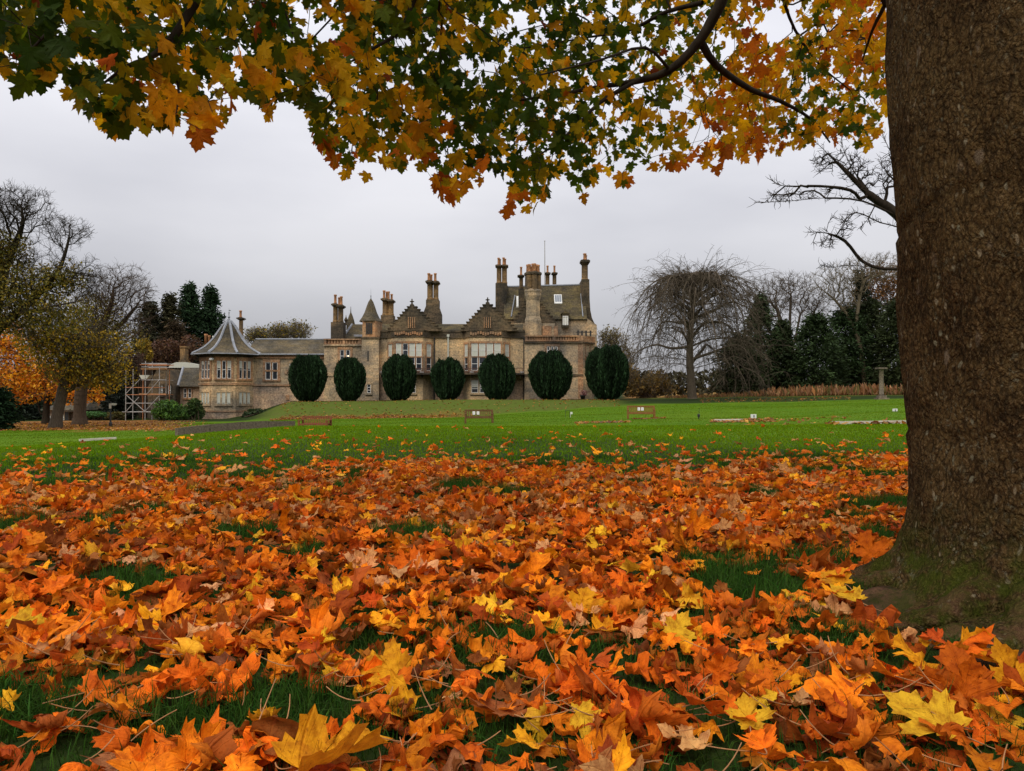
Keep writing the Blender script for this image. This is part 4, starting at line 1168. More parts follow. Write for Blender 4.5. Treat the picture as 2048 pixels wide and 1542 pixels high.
# ---- main block and its two bays
Y4 = 87.8
wall("wall", "stone_warm", 757, 1050, 674, Y4, 12)
mb = MB(); mb.box(wx(757, Y4) + .01, wx(1049, Y4), Y4 - .06, Y4 + .2, GB, wz(752, Y4)); part(mb, "lower_wall", "stone_rubble")
for fa, fb, ba, bb in ((789, 846, 773, 866), (940, 1004, 926, 1021)):
    Yf, Yb = 86.35, 87.85
    pl = [(wx(ba, Yb), Yb), (wx(fa, Yf), Yf), (wx(fb, Yf), Yf), (wx(bb, Yb), Yb)]
    mb = MB(); mb.plan(pl, GB, wz(673, Yf)); part(mb, "bay_wall", "stone_warm")
    cxm = (pl[0][0] + pl[3][0]) / 2; gw = lambda s, pl=pl, cxm=cxm: [(cxm + (x - cxm) * s, 87.85 + (y - 87.85) * s) for x, y in pl]
    mb = MB(); mb.plan(gw(1.05), wz(674.5, Yf), wz(672, Yf)); mb.plan(gw(1.045), wz(661.5, Yf), wz(659.2, Yf)); part(mb, "cornice", "stone_dark")
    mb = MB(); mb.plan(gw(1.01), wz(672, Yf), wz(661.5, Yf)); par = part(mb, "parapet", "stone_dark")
    mb = MB()                                                   # strapwork waves on the parapet
    nn_ = 13
    for i in range(nn_):
        x0 = wx(fa, Yf) + (wx(fb, Yf) - wx(fa, Yf)) * i / nn_; x1 = wx(fa, Yf) + (wx(fb, Yf) - wx(fa, Yf)) * (i + .72) / nn_
        zc_ = wz(667 + 1.6 * math.sin(i * 1.3), Yf); mb.box(x0, x1, Yf - .16, Yf - .02, zc_ - .16, zc_ + .16)
    mb.build("strapwork", M["stone_red"], par)
    w_ = wx(fb, Yf) - wx(fa, Yf)
    window((wx(fa, Yf) + .16, Yf, wz(741, Yf)), (1, 0, 0), (0, -1, 0), w_ - .32, wz(687, Yf) - wz(741, Yf), 4, rows=4, surround=.18, sur="stone_red", blind=.50, skip=(1,) if fa < 900 else (), mull=.15, transom=1.55, frame="white")
    for p, q in ((pl[0], pl[1]), (pl[2], pl[3])):
        p, q = np.array(p), np.array(q); u = np.array((*unit(q - p), 0)); nv = np.array((u[1], -u[0], 0)); L = np.linalg.norm(q - p)
        o = np.array((*p, 0)) + u * L * .3
        window((o[0], o[1], wz(741, Yf)), u, nv, L * .46, wz(688, Yf) - wz(741, Yf), 1, rows=4, surround=.2, sur="stone_red", blind=.5, transom=1.55)
    window((wx(fa + 3, Yf), Yf - .003, wz(785.5, Yf)), (1, 0, 0), (0, -1, 0), w_ - 1.0, wz(761, Yf) - wz(785.5, Yf), 4 if fa < 900 else 3, rows=3, surround=.12, sur="stone", blind=.55 if fa > 900 else .2, mull=.2)
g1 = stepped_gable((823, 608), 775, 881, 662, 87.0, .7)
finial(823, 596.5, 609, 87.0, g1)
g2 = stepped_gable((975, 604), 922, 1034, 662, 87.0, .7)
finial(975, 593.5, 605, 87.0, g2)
for a, g in ((823, g1), (975, g2)):                             # three blind lancets in each gable
    mb = MB()
    for i in range(4): mb.pbox(a - 7.5 + i * 4.2, a - 5.8 + i * 4.2, 634, 656, 86.9, .15)
    mb.build("lancet", M["stone_red"], g)
for a, b, ax, ay in ((779, 877, 823, 613), (926, 1030, 975, 609)):   # roofs running back from the gables
    zb, zt = wz(661, 87.7), wz(ay + 3, 87.7)
    x0, x1, xm = wx(a, 87.7), wx(b, 87.7), wx(ax, 87.7)
    mb = MB(); mb.add([(x0, 87.7, zb), (xm, 87.7, zt), (x1, 87.7, zb), (x0, 98, zb), (xm, 98, zt), (x1, 98, zb)], [(0, 3, 4, 1), (1, 4, 5, 2), (3, 5, 4)])
    r_ = part(mb, "roof", "slate_green")
    mb = MB(); mb.bar((x1 - .35, 88.2, zb + .32), (xm + .9, 88.2, zt - .78), .1, 5); mb.build("lead_flashing", M["lead"], r_)
mb = MB()                                                       # cross roof and parapet between and beside the bays
zb, zt = wz(663, 88.6), wz(648, 90.6)
mb.add([(wx(757, 88.6), 88.6, zb), (wx(1046, 88.6), 88.6, zb), (wx(1046, 90.6), 90.6, zt), (wx(757, 90.6), 90.6, zt), (wx(757, 94), 94, zb), (wx(1046, 94), 94, zb)], [(0, 1, 2, 3), (3, 2, 5, 4), (0, 3, 4), (1, 5, 2)])
part(mb, "roof", "slate_green")
mb = MB(); course(mb, 757, 1050, 674.5, Y4, .22, .16); mb.box(wx(757, Y4), wx(1050, Y4), Y4 - .06, Y4 + .3, wz(673, Y4), wz(663, Y4)); course(mb, 757, 1050, 662.5, Y4, .2, .12); part(mb, "parapet", "stone_dark")
# ---- balcony
mb = MB(); mb.box(wx(757, 85.2), wx(1049, 85.2), 85.3, 87.75, wz(749, 85.3), wz(745.6, 85.3))
for a in list(range(762, 1048, 20)): mb.box(wx(a, 85.8), wx(a + 3, 85.8), 85.8, 87.7, wz(755, 85.8), wz(749.1, 85.8))
bal = part(mb, "balcony", "stone_dark")
mb = MB(); x0, x1 = wx(757, 85.3), wx(1049, 85.3); z0, z1 = wz(745.6, 85.3), wz(736, 85.3)
mb.box(x0, x1, 85.34, 85.40, z1 - .05, z1); mb.box(x0, x1, 85.34, 85.40, z0 + .08, z0 + .12)
for x in np.arange(x0, x1, .17): mb.box(x, x + .045, 85.35, 85.39, z0, z1 - .05)
M["rail_brown"] = plain("brown_rail", (.10, .05, .035), .6); mb.build("railing", M["rail_brown"], bal)
mb = MB()
for a in np.linspace(760, 1040, 15): mb.box(wx(a, 85.6), wx(a + 7, 85.6), 85.5, 85.75, wz(745.6, 85.6), wz(742.4, 85.6))
mb.build("planter_box", M["white"], bal)
mb = MB()
for a in (758.8, 868.5, 1048): mb.bar((wx(a, Y4), Y4 - .12, wz(800, Y4)), (wx(a, Y4), Y4 - .12, wz(675, Y4)), .09, 6)
part(mb, "drainpipe", "iron")
mb = MB(); mb.bar((wx(896.5, Y4), Y4 - .12, wz(742, Y4)), (wx(896.5, Y4), Y4 - .12, wz(672, Y4)), .10, 6); mb.box(wx(894, Y4), wx(899, Y4), Y4 - .3, Y4 - .02, wz(674, Y4), wz(669, Y4)); part(mb, "drainpipe", "blind")
for a in (852, 1040):
    mb = MB(); mb.pbox(a, a + 2.5, 752, 757, 87.2, .2); part(mb, "floodlight", "white")

# ---- right block
Y5 = 87.1
wall("wall", "stone", 1049, 1166, 684, Y5, 9)
xk = wx(1166, Y5)
cant = [(xk, Y5), (wx(1188, 88.6), 88.9), (wx(1188, 88.6), 96), (xk, 96)]
mb = MB(); mb.plan(cant, GB, wz(684, Y5)); part(mb, "wall", "stone_warm")
balustrade(1050, 1160, 671.5, 682, Y5, .30)
mb = MB(); pp = [(xk - .3, Y5 - .18), (xk + .02, Y5 - .18), (wx(1189, 88.6) + .1, 88.8), (wx(1189, 88.6) + .1, 96), (wx(1189, 88.6) - .25, 96), (wx(1188, 88.6) - .25, 89), (xk - .3, Y5 + .1)]
mb.plan(pp, wz(683.5, Y5), wz(671.5, Y5)); part(mb, "parapet", "stone_red")
mb = MB(); course(mb, 1049, 1166, 684.5, Y5, .2, .2); course(mb, 1049, 1166, 750, Y5, .2, .12); mb.plan([(xk - .01, Y5 - .2), (wx(1190, 88.6) + .05, 88.75), (wx(1190, 88.6) + .05, 96), (xk - .01, 96)], wz(686, Y5), wz(683.6, Y5)); part(mb, "string_course", "stone_dark")
mb = MB()
for a in (1155, 1163, 1171, 1180): mb.pbox(a, a + 3, 661, 672, 87.6, .3)
mb.pbox(1153, 1186, 663.4, 665, 87.65, .2); part(mb, "cresting", "iron")
pwin(1094, 1115, 693, 716, Y5, 3, rows=3, surround=.26, sur="stone_red", mull=.14)
window((xk + .35, Y5 + .42 + .1, wz(716, Y5)), unit(np.array((cant[1][0] - xk, cant[1][1] - Y5, 0.))), unit(np.array((cant[1][1] - Y5, -(cant[1][0] - xk), 0.))), .75, 1.5, 1, rows=3, surround=.2, sur="stone_red")
mb = MB(); mb.box(wx(1156, Y5) , wx(1166, Y5) + .04, Y5 - .05, Y5 + .2, GB, wz(686.5, Y5)); part(mb, "quoin", "stone_red")
mb = MB(); mb.pbox(1049, 1165.5, 797, 808, Y5 - .2, .4); part(mb, "plinth", "stone_rubble")

# ---- old tower house behind
Y6 = 92.0
wall("tower_wall", "stone", 1010, 1176, 641, Y6, 8)
ze, zr = wz(638.5, Y6 - .3), wz(572.5, 96)
x0, x1 = wx(1008, 94), wx(1171, 94)
mb = MB(); mb.add([(x0, Y6 - .3, ze), (x1, Y6 - .3, ze), (x1, 96, zr + .18), (x0, 96, zr - .10), (x0, 100.3, ze), (x1, 100.3, ze)], [(0, 1, 2, 3), (3, 2, 5, 4), (0, 3, 4), (1, 5, 2)])
troof2 = part(mb, "tower_roof", "slate_green")
mb = MB(); mb.bar((x0, 96, zr - .07), (x1, 96, zr + .21), .13, 6)
mb.bar((x0 + .9, Y6 - .1, ze + .35), (x0 + 1.35, 94.6, ze + 3.3), .07, 5); mb.bar((x1 - .5, Y6 - .1, ze + .35), (x1 - .5, 94.6, ze + 3.5), .07, 5); mb.build("lead_flashing", M["lead"], troof2)
sl = lambda y: ze + (zr - ze) * (y - (Y6 - .3)) / (96 - (Y6 - .3)) + .08
def skylight(a, b, ya, yb):
    mb = MB(); X0, X1 = wx(a, ya), wx(b, ya)
    mb.add([(X0, ya, sl(ya) + .1), (X1, ya, sl(ya) + .1), (X1, yb, sl(yb) + .1), (X0, yb, sl(yb) + .1), (X0, ya, sl(ya) - .3), (X1, ya, sl(ya) - .3), (X1, yb, sl(yb) - .3), (X0, yb, sl(yb) - .3)], [(0, 1, 2, 3), (4, 5, 1, 0), (0, 3, 7, 4), (1, 5, 6, 2)])
    s_ = mb.build("skylight", M["white"], troof2); return s_
skylight(1109, 1124.5, 93.6, 94.7); skylight(1033, 1038.5, 93.2, 94.5)
t = NT("skylight_glass"); M["sky_glass"] = t.done((.16, .18, .20), .15, .6)
mb = MB(); ya, yb = 93.72, 94.6; X0, X1 = wx(1110, ya), wx(1123.5, ya)
for i in range(3):
    a_, b_ = X0 + (X1 - X0) * (i + .06) / 3, X0 + (X1 - X0) * (i + .94) / 3
    mb.add([(a_, ya, sl(ya) + .12), (b_, ya, sl(ya) + .12), (b_, yb, sl(yb) + .12), (a_, yb, sl(yb) + .12)], [(0, 1, 2, 3)])
mb.build("skylight_pane", M["sky_glass"], troof2)
mb = MB()                                                       # dormer
dz = wz(627, 91.3); mb.box(wx(1124, 91.4), wx(1138, 91.4), 91.4, 93.5, wz(655, 91.4), dz)
mb.add([(wx(1122, 91.3), 91.3, dz), (wx(1140, 91.3), 91.3, dz), (wx(1131, 91.3), 91.3, wz(621, 91.3)), (wx(1131, 91.3), 94.5, wz(621, 91.3)), (wx(1122, 91.3), 94.5, dz), (wx(1140, 91.3), 94.5, dz)], [(0, 1, 2), (0, 2, 3, 4), (1, 5, 3, 2)])
part(mb, "dormer", "slate_green"); pwin(1126.5, 1135.5, 634, 650, 91.4, 2, rows=4, surround=.06, sur="white", mull=.06, blind=.9, sill=False)
# right gable wall sweeping out at its foot
q = [(1163, 560), (1178, 560), (1178.5, 600), (1180, 622), (1183, 637), (1190, 652), (1190, 700), (1163, 700)]
mb = MB(); mb.prism([(wx(a, 94), wz(b, 94)) for a, b in q], 93.3, 98); part(mb, "gable", "stone_dark")
mb = MB(); mb.prism([(wx(a, 94), wz(b, 94)) for a, b in [(1171, 640), (1190, 653), (1190, 760), (1171, 760)]], 91.9, 99.9); part(mb, "tower_wall", "stone")
chimney(None, [(1164.5, 1177, 527, 561)], [(1161.5, 1180.5, 519, 527)], [(1170.5, 506, 519.5, 3.6), (1173, 508, 519.5, 3.2)], 95.2, 1.2)
mb = MB(); mb.prism([(wx(a, 94), wz(b, 94)) for a, b in [(991, 567), (1013, 567), (1015.5, 573), (1011, 610), (1009, 700), (991, 700)]], 93.6, 97); part(mb, "gable", "stone_dark")
chimney(None, [(993, 1002.8, 534, 567.5), (1003.6, 1014, 534, 567.5)], [(990.5, 1004, 529, 534), (1002.5, 1016.5, 529.2, 534.2)], [(997, 514.5, 529.5, 2.6), (999.5, 515.5, 529.5, 2.4), (1007, 514, 529.5, 2.6), (1010, 515, 529.5, 2.4)], 95, 1.2)
chimney((1037, 1048, 577, 640), [(1038.5, 1046.5, 554, 577.5)], [(1035, 1049, 549.5, 554)], [(1042.3, 533, 550, 2.6)], 92.6, .9, basemat="stone_dark")
chimney(None, [(1091.5, 1099.5, 549, 585)], [(1089.5, 1101.5, 544.5, 549)], [(1095.5, 530.5, 545, 2.4)], 96.5, .9)
chimney(None, [(1105.5, 1113.5, 549, 585)], [(1103.5, 1115.5, 544.5, 549)], [(1109.3, 530.5, 545, 2.4)], 96.5, .9)
# round stair turret crowned by a cluster of flues
Y7 = 90.4; k_ = Y7 / F; tcx = wx(1066.5, Y7); tcy = Y7 + 16 * k_
mb = MB(); zt = lambda y: wz(y, Y7)
mb.lathe((tcx, tcy), [(18.5 * k_, zt(700)), (18 * k_, zt(640)), (15.2 * k_, zt(632)), (14.6 * k_, zt(600)), (17.5 * k_, zt(590)), (17.5 * k_, zt(584)), (18.5 * k_, zt(582)), (18.5 * k_, zt(579)), (15 * k_, zt(577))], 8, math.pi / 8)
stt = part(mb, "stair_turret", "stone")
fl, cp = MB(), MB()
for i in range(7):
    a = 2 * math.pi * i / 6; rr = 0 if i == 6 else 10.8 * k_
    c = (tcx + rr * math.sin(a + .26), tcy - rr * math.cos(a + .26))
    fl.lathe(c, [(6.3 * k_, zt(578)), (6.0 * k_, zt(574)), (5.7 * k_, zt(548))], 8)
    cp.lathe(c, [(5.8 * k_, zt(549)), (7.4 * k_, zt(547)), (7.4 * k_, zt(543.5)), (5.4 * k_, zt(542))], 8)
    pm = MB(); dy = (0, 1.5, -1, 2, 0, 1, -1.5)[i]
    pm.lathe(c, [(3.6 * k_, zt(543)), (3.4 * k_, zt(540)), (2.9 * k_, zt(530 + dy)), (3.6 * k_, zt(528.5 + dy)), (3.4 * k_, zt(526 + dy)), (2 * k_, zt(526 + dy))], 8)
    pm.build("chimney_pot", M["pot"], stt, True)
fl.build("flue", M["buff"], stt); cp.build("cap", M["stone_dark"], stt)
stepped_gable((1066, 590), 1028, 1110, 645, 91.3, .6, 8)
wall("wall", "stone", 1028, 1110, 645, 91.35, 2)
mb = MB()
for a, b in ((1085, 1103), (1108, 1116)): mb.pbox(a, b, 652, 690, 91.2, .3)
part(mb, "pilaster", "stone_red")

# ---- chimneys on the left-hand ranges
chimney((661, 686, 644, 700), [(663.5, 672.5, 613, 645), (673.5, 683.5, 615, 645)], [(662, 674.5, 606.5, 613), (672.6, 686, 609, 615.5)], [(668.5, 588.5, 607, 3), (674.5, 593, 609, 2.6), (680.5, 592, 610, 3)], 90.0, 1.2)
chimney((761, 786, 630, 662), [(763, 774, 602, 631), (774, 785, 604, 631)], [(761, 775.5, 596, 602), (773.5, 787, 598.5, 604.5)], [(766.5, 580, 597, 2.8), (770.5, 581, 597, 2.6), (775.5, 582, 599, 2.8), (780.5, 586, 599, 2.6)], 92.0, 1.3)
ch = chimney((851.5, 877, 599, 612), [(853, 864.5, 567, 600), (865.5, 875.5, 568, 600)], [(850.5, 866, 560.5, 567), (864, 878, 561.5, 568)], [(856.5, 545.5, 561, 3), (860.5, 546.5, 561, 2.8), (869.5, 545.5, 562, 3)], 91.0, 1.3)
mb = MB(); mb.prism([(wx(a, 91), wz(b, 91)) for a, b in [(846, 665), (846, 628), (853, 610), (876, 610), (882, 628), (882, 665)]], 90.7, 92.6); part(mb, "chimney_base", "stone_dark")
chimney(None, [(475, 482.5, 639, 690)], [(472.5, 485, 634.5, 639.5)], [(478.7, 620.5, 635, 3)], 93.5, .9)
# hipped roof with a spirelet behind the short balustrade
Yh = 91.0; x0, x1 = wx(682, Yh), wx(760, Yh); zb, zt_ = wz(680, Yh), wz(648.5, Yh + 2)
mb = MB(); mb.add([(x0, Yh, zb), (x1, Yh, zb), (x1, Yh + 2, zt_), (wx(697, Yh), Yh + 2, zt_), (x0, Yh + 6, zb), (x1, Yh + 6, zb)], [(0, 1, 2, 3), (0, 3, 4), (3, 2, 5, 4), (1, 5, 2)])
hr = part(mb, "roof", "slate"); mb = MB(); mb.bar((x0, Yh - .02, zb), (wx(697, Yh), Yh + 1.98, zt_), .13, 6); mb.pbox(707, 724, 669, 673, Yh - .1, .3); mb.build("lead_hip", M["lead"], hr)
mb = MB(); c = (wx(701, 95), 95); kk = 95 / F
mb.lathe(c, [(9 * kk, wz(660, 95)), (8.5 * kk, wz(648, 95)), (6.5 * kk, wz(640, 95)), (4 * kk, wz(632, 95)), (1 * kk, wz(625, 95)), (.3 * kk, wz(613, 95))], 8); part(mb, "spirelet", "slate")
mb = MB(); mb.lathe((wx(691.5, 92), 92), [(.3, wz(650, 92)), (.1, wz(645, 92)), (.25, wz(640, 92)), (.05, wz(634, 92)), (.02, wz(630, 92))], 8); part(mb, "finial", "stone_dark")

# ---- flagpole on the roof
fp = empty("flagpole", (wx(1090, 96.6), 96.6, wz(577, 96.6)), "thin bare flagpole rising from the tower roof between chimneys", "flagpole")
mb = MB(); mb.bar((wx(1090, 96.6), 96.6, wz(577, 96.6)), (wx(1089.7, 96.6), 96.6, wz(483, 96.6)), .075, 6, .045); mb.build("pole", M["steel"], fp)
mb = MB(); mb.lathe((wx(1089.7, 96.6), 96.6), [(.02, wz(483, 96.6)), (.11, wz(482, 96.6)), (.02, wz(481, 96.6))], 8); mb.build("pole_cap", M["steel"], fp)

# ------------------------------------------------------------------ service wing on the left
YS = 90.0
sv = empty("service_wing", (wx(360, YS), YS, -1.8), "low slate roofed stone wing between the scaffolding and the round tower", "outbuilding")
mb = MB(); mb.box(wx(345, YS), wx(404, YS), YS, YS + 9, GB, wz(772, YS)); mb.build("wall", M["stone_rubble"], sv)
mb = MB()
gp = [(300, 760), (318, 737), (345, 737), (362, 772), (362, 840), (300, 840)]
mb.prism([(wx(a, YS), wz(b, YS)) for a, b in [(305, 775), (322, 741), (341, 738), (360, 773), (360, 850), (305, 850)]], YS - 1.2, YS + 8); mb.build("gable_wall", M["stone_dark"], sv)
mb = MB(); z0, z1 = wz(773, YS - .4), wz(736, YS + 3)
mb.add([(wx(359, YS), YS - .5, z0), (wx(407, YS), YS - .5, z0), (wx(407, YS), YS + 3, z1), (wx(344, YS), YS + 3, z1), (wx(407, YS), YS + 7, z0), (wx(350, YS), YS + 7, z0)], [(0, 1, 2, 3), (3, 2, 4, 5), (0, 3, 5), (1, 4, 2)])
rs = mb.build("roof", M["slate"], sv)
mb = MB(); mb.bar((wx(359, YS), YS - .5, z0 + .06), (wx(344, YS), YS + 3, z1 + .06), .16, 6); mb.build("lead_verge", M["lead"], rs)
mb = MB(); mb.prism([(wx(a, 94), wz(b, 94)) for a, b in [(341, 736), (349, 728), (358, 725), (374, 725), (403, 730), (403, 736)]], 93.2, 95); mb.build("attic", M["blind"], sv)
mb = MB(); mb.pbox(359.5, 369.5, 694, 724, 94, 1.0); mb.pbox(357, 372, 721, 726, 93.9, 1.2); mb.pbox(358.5, 370.5, 692, 695, 93.9, 1.2); mb.build("chimney", M["buff"], sv)
for i, (a, b, t_, m, mt) in enumerate([(408, 414.5, 668, 690, "pot"), (415.5, 420.5, 671, 692, "pot"), (424, 428, 672, 692, "blind")]):
    mb = MB(); r = (b - a) / 2 * 95 / F; mb.lathe((wx((a + b) / 2, 95), 95), [(r, wz(m, 95)), (r * .9, wz(t_ + 4, 95)), (r * 1.15, wz(t_ + 3, 95)), (r * 1.1, wz(t_, 95)), (r * .6, wz(t_, 95))], 8); mb.build("chimney_pot", M[mt], sv, True)
mb = MB(); mb.pbox(405, 430, 688, 740, 94.6, 1.2); mb.build("chimney", M["stone_dark"], sv)
pwin(367.5, 373.5, 777, 795.5, YS, 1, rows=2, surround=.1, sur="stone_red", parent=sv); pwin(377, 383, 777, 795.5, YS, 1, rows=2, surround=.1, sur="stone_red", parent=sv)
pwin(337, 342, 771, 790.5, YS - 1.2, 1, rows=2, surround=.08, sur="stone_dark", parent=sv); pwin(322, 326, 771, 790, YS - 1.2, 1, rows=2, surround=.08, sur="stone_dark", parent=sv)

# ------------------------------------------------------------------ scaffolding
YF = 84.0
sc = empty("scaffolding", (wx(290, YF), YF, float(ground(wx(290, YF), YF))), "steel tube scaffolding with orange boards against the service wing", "scaffolding")
for a, t_ in ((251.5, 737), (290.5, 722), (318.7, 733), (278.8, 736), (332, 737)):
    for yy in ((YF, YF + 1.6) if a in (251.5, 290.5, 318.7) else (YF + .8,)):
        mb = MB(); X = wx(a, YF); mb.bar((X, yy, float(ground(X, yy)) - .05), (X, yy, wz(t_, YF)), .045, 6); mb.build("upright", M["rust" if a in (278.8, 332) else "steel"], sc)
for a, b, y in ((251, 320, 775), (251, 333, 789.5), (251, 320, 806.5), (245, 322, 824), (283, 334, 727), (283, 334, 734), (283, 333, 760), (280, 334, 729.5)):
    for yy in (YF - .06, YF + 1.66):
        mb = MB(); mb.bar((wx(a, YF), yy, wz(y, YF)), (wx(b, YF), yy, wz(y, YF)), .04, 6); mb.build("ledger", M["rust" if y in (789.5, 729.5, 775) else "steel"], sc)
for a, b, c, d_ in ((252, 788, 281, 758), (279, 794, 252, 824), (252, 789, 291, 823), (294, 789, 319, 760), (291, 823, 319, 792)):
    mb = MB(); mb.bar((wx(a, YF), YF - .1, wz(b, YF)), (wx(c, YF), YF - .1, wz(d_, YF)), .04, 6); mb.build("brace", M["steel"], sc)
for a, b, y in ((281, 334, 738), (278, 332, 788)):
    mb = MB(); mb.box(wx(a, YF), wx(b, YF), YF + .05, YF + 1.6, wz(y + 1, YF), wz(y, YF)); mb.box(wx(a, YF), wx(b, YF), YF - .02, YF + .02, wz(y + .8, YF), wz(y - 1.6, YF)); mb.build("platform", M["board"], sc)
mb = MB(); mb.prism([(wx(a, YF), wz(b, YF)) for a, b in [(275, 750), (296, 750), (291, 757), (280, 758)]], YF + .3, YF + 1.2); mb.build("tarpaulin", M["blind"], sc)
# ------------------------------------------------------------------ clipped yews in front of the house
def yew(i, a, b, t_, m, label):
    Y = 80.0; cx = wx((a + b) / 2, Y); rx = (b - a) / 2 * Y / F; z0 = wz(m, Y); z1 = wz(t_, Y); H = z1 - z0
    gz = float(ground(cx, Y))
    r_ = empty("clipped_yew", (cx, Y, gz), label, "yew bush", "row of clipped yews in front of the house")
    org = np.array(r_.location)
    mb = MB(); mb.bar((cx, Y, gz - .3), (cx, Y, z0 + H * .35), .28, 8, .2); mb.build("trunk", M["bark_brown"], r_)
    n = 15000
    f = rng.random(n) ** .85
    prof = lambda q: np.interp(q, [0, .04, .12, .26, .45, .62, .76, .87, .94, 1.0], [.30, .44, .66, .87, .98, 1.0, .94, .80, .58, .22])
    th_ = rng.uniform(0, 2 * math.pi, n)
    ridge = .16 * (vnoise(th_ * 8 + 9 * i, f * 1.6 + i) - .5) + .09 * (vnoise(th_ * 19 + 5 * i, f * 3) - .5)
    wob = 1 + .07 * np.sin(2 * th_ + 1.3 * i) + .04 * np.sin(3 * th_ + .7 * i + 3 * f)
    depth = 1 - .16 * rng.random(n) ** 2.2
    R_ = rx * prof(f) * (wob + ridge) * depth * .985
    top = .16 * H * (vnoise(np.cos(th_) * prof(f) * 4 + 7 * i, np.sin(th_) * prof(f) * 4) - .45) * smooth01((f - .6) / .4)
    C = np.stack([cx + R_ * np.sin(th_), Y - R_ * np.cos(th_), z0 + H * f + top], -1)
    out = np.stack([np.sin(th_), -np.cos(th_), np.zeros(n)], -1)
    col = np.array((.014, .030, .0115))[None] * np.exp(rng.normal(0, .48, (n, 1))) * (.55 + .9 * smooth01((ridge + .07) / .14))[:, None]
    V, Q, c = cards(C, rng.uniform(.18, .46, n) * np.where(rng.random(n) < .06, 1.7, 1), .24, up=np.array((0, 0, 1.0))[None] + out * .30, spread=.22, col=col)
    me = np_mesh("foliage", V - org, [Q], col=c, smooth=False)
    link("foliage", me, M["leaf_ever"], r_)
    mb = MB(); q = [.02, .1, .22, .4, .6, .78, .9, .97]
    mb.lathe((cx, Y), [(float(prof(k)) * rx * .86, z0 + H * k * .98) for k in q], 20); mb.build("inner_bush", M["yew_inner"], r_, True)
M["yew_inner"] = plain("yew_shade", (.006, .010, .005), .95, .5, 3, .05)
for i, q in enumerate([(578, 652, 713, 803, "clipped yew before the slate roofed low range, first from the round tower"), (666, 731, 720, 802, "slim clipped yew beneath the short balustrade, second from the round tower"),
        (763, 832, 715, 801, "clipped yew hiding the left bay window, third from the round tower"), (865, 926, 720, 801, "smallest clipped yew, standing between the two bay windows"),
        (961, 1028, 715, 801, "clipped yew in front of the right bay window"), (1058, 1143, 706, 800, "broad clipped yew under the long red balustrade"), (1168, 1262, 696, 799, "largest clipped yew, at the right corner of the house")]):
    yew(i, *q)

# ------------------------------------------------------------------ benches
def bench(px0, px1, py_foot, Y, mt, label, rot, notice=None, w=None):
    a, b = wx(px0, Y), wx(px1, Y); L = b - a; cx = (a + b) / 2
    gz = float(ground(cx, Y))
    r_ = empty("park_bench", (cx, Y, gz), label, "bench", "wooden benches on the lawn"); r_.rotation_euler[2] = Rad(rot)
    o0 = r_.location.copy()
    h = L / 2 - .06; r_.scale[2] = .86
    def P(mb, name, parent=r_, m=mt): 
        me = bpy.data.meshes.new(name); me.from_pydata(mb.v, [], mb.f); me.update(); return link(name, me, M[m], parent)
    mb = MB()
    for k in range(5): mb.box(-h, h, -.28 + k * .105, -.20 + k * .105, .40, .43)
    mb.box(-h, h, -.29, -.26, .33, .40); mb.box(-h, h, .18, .21, .33, .40); P(mb, "seat")
    mb = MB()
    for k in range(13):
        x = -h + .06 + (2 * h - .12) * k / 12; mb.add([(x - .03, .19 + d, .47) for d in (0, .02)] + [(x + .03, .19 + d, .47) for d in (0, .02)] + [(x - .03, .27 + d, .80) for d in (0, .02)] + [(x + .03, .27 + d, .80) for d in (0, .02)], [(0, 2, 6, 4), (1, 5, 7, 3), (0, 4, 5, 1), (2, 3, 7, 6)])
    mb.box(-h, h, .26, .31, .80, .93); mb.box(-h, h, .175, .22, .43, .48); P(mb, "backrest")
    for s in (-1, 1):
        x0, x1 = s * h - .055, s * h + .055
        mb = MB(); mb.box(x0 - .01, x1 + .01, -.31, .24, .63, .67); P(mb, "armrest")
        mb = MB(); mb.box(x0, x1, -.30, -.23, -.03, .63); P(mb, "leg")
        mb = MB(); mb.add([(x, y, z) for x in (x0, x1) for y, z in ((.19, -.03), (.26, -.03), (.33, .93), (.26, .93))], [(0, 1, 2, 3), (7, 6, 5, 4), (0, 4, 5, 1), (1, 5, 6, 2), (2, 6, 7, 3), (3, 7, 4, 0)]); P(mb, "leg")
    if notice:
        for x in notice:
            mb = MB(); mb.add([(x - .075, .19, .58), (x + .075, .19, .58), (x + .075, .24, .80), (x - .075, .24, .80), (x - .075, .20, .58), (x + .075, .20, .58), (x + .075, .25, .80), (x - .075, .25, .80)], [(0, 1, 2, 3), (7, 6, 5, 4), (0, 4, 5, 1), (1, 5, 6, 2), (2, 6, 7, 3), (3, 7, 4, 0)]); nt = P(mb, "notice", r_, "white")
            mb = MB()
            for k in range(4):
                z = .61 + k * .042; y = .187 + (z - .58) * .227
                mb.add([(x - .05, y, z), (x + .05 - .02 * (k % 2), y, z), (x + .05 - .02 * (k % 2), y + .003, z + .013), (x - .05, y + .003, z + .013)], [(0, 1, 2, 3)])
            P(mb, "print", nt, "print_grey")
    return r_
M["print_grey"] = plain("grey_print", (.20, .20, .22), .8, .1)
bench(598, 662, 851, 44, "bench_red", "reddish wooden bench just right of the long dark timber baulk", -10)
bench(929, 987, 846, 45, "bench_grey", "brown weathered bench in the middle of the lawn with white notices left of its centre", 4, (-.30, -.05))
bench(1254, 1310, 840, 46, "bench_gold", "golden wooden bench below the largest yew with a pair of white notices", -7, (-.12, .09))

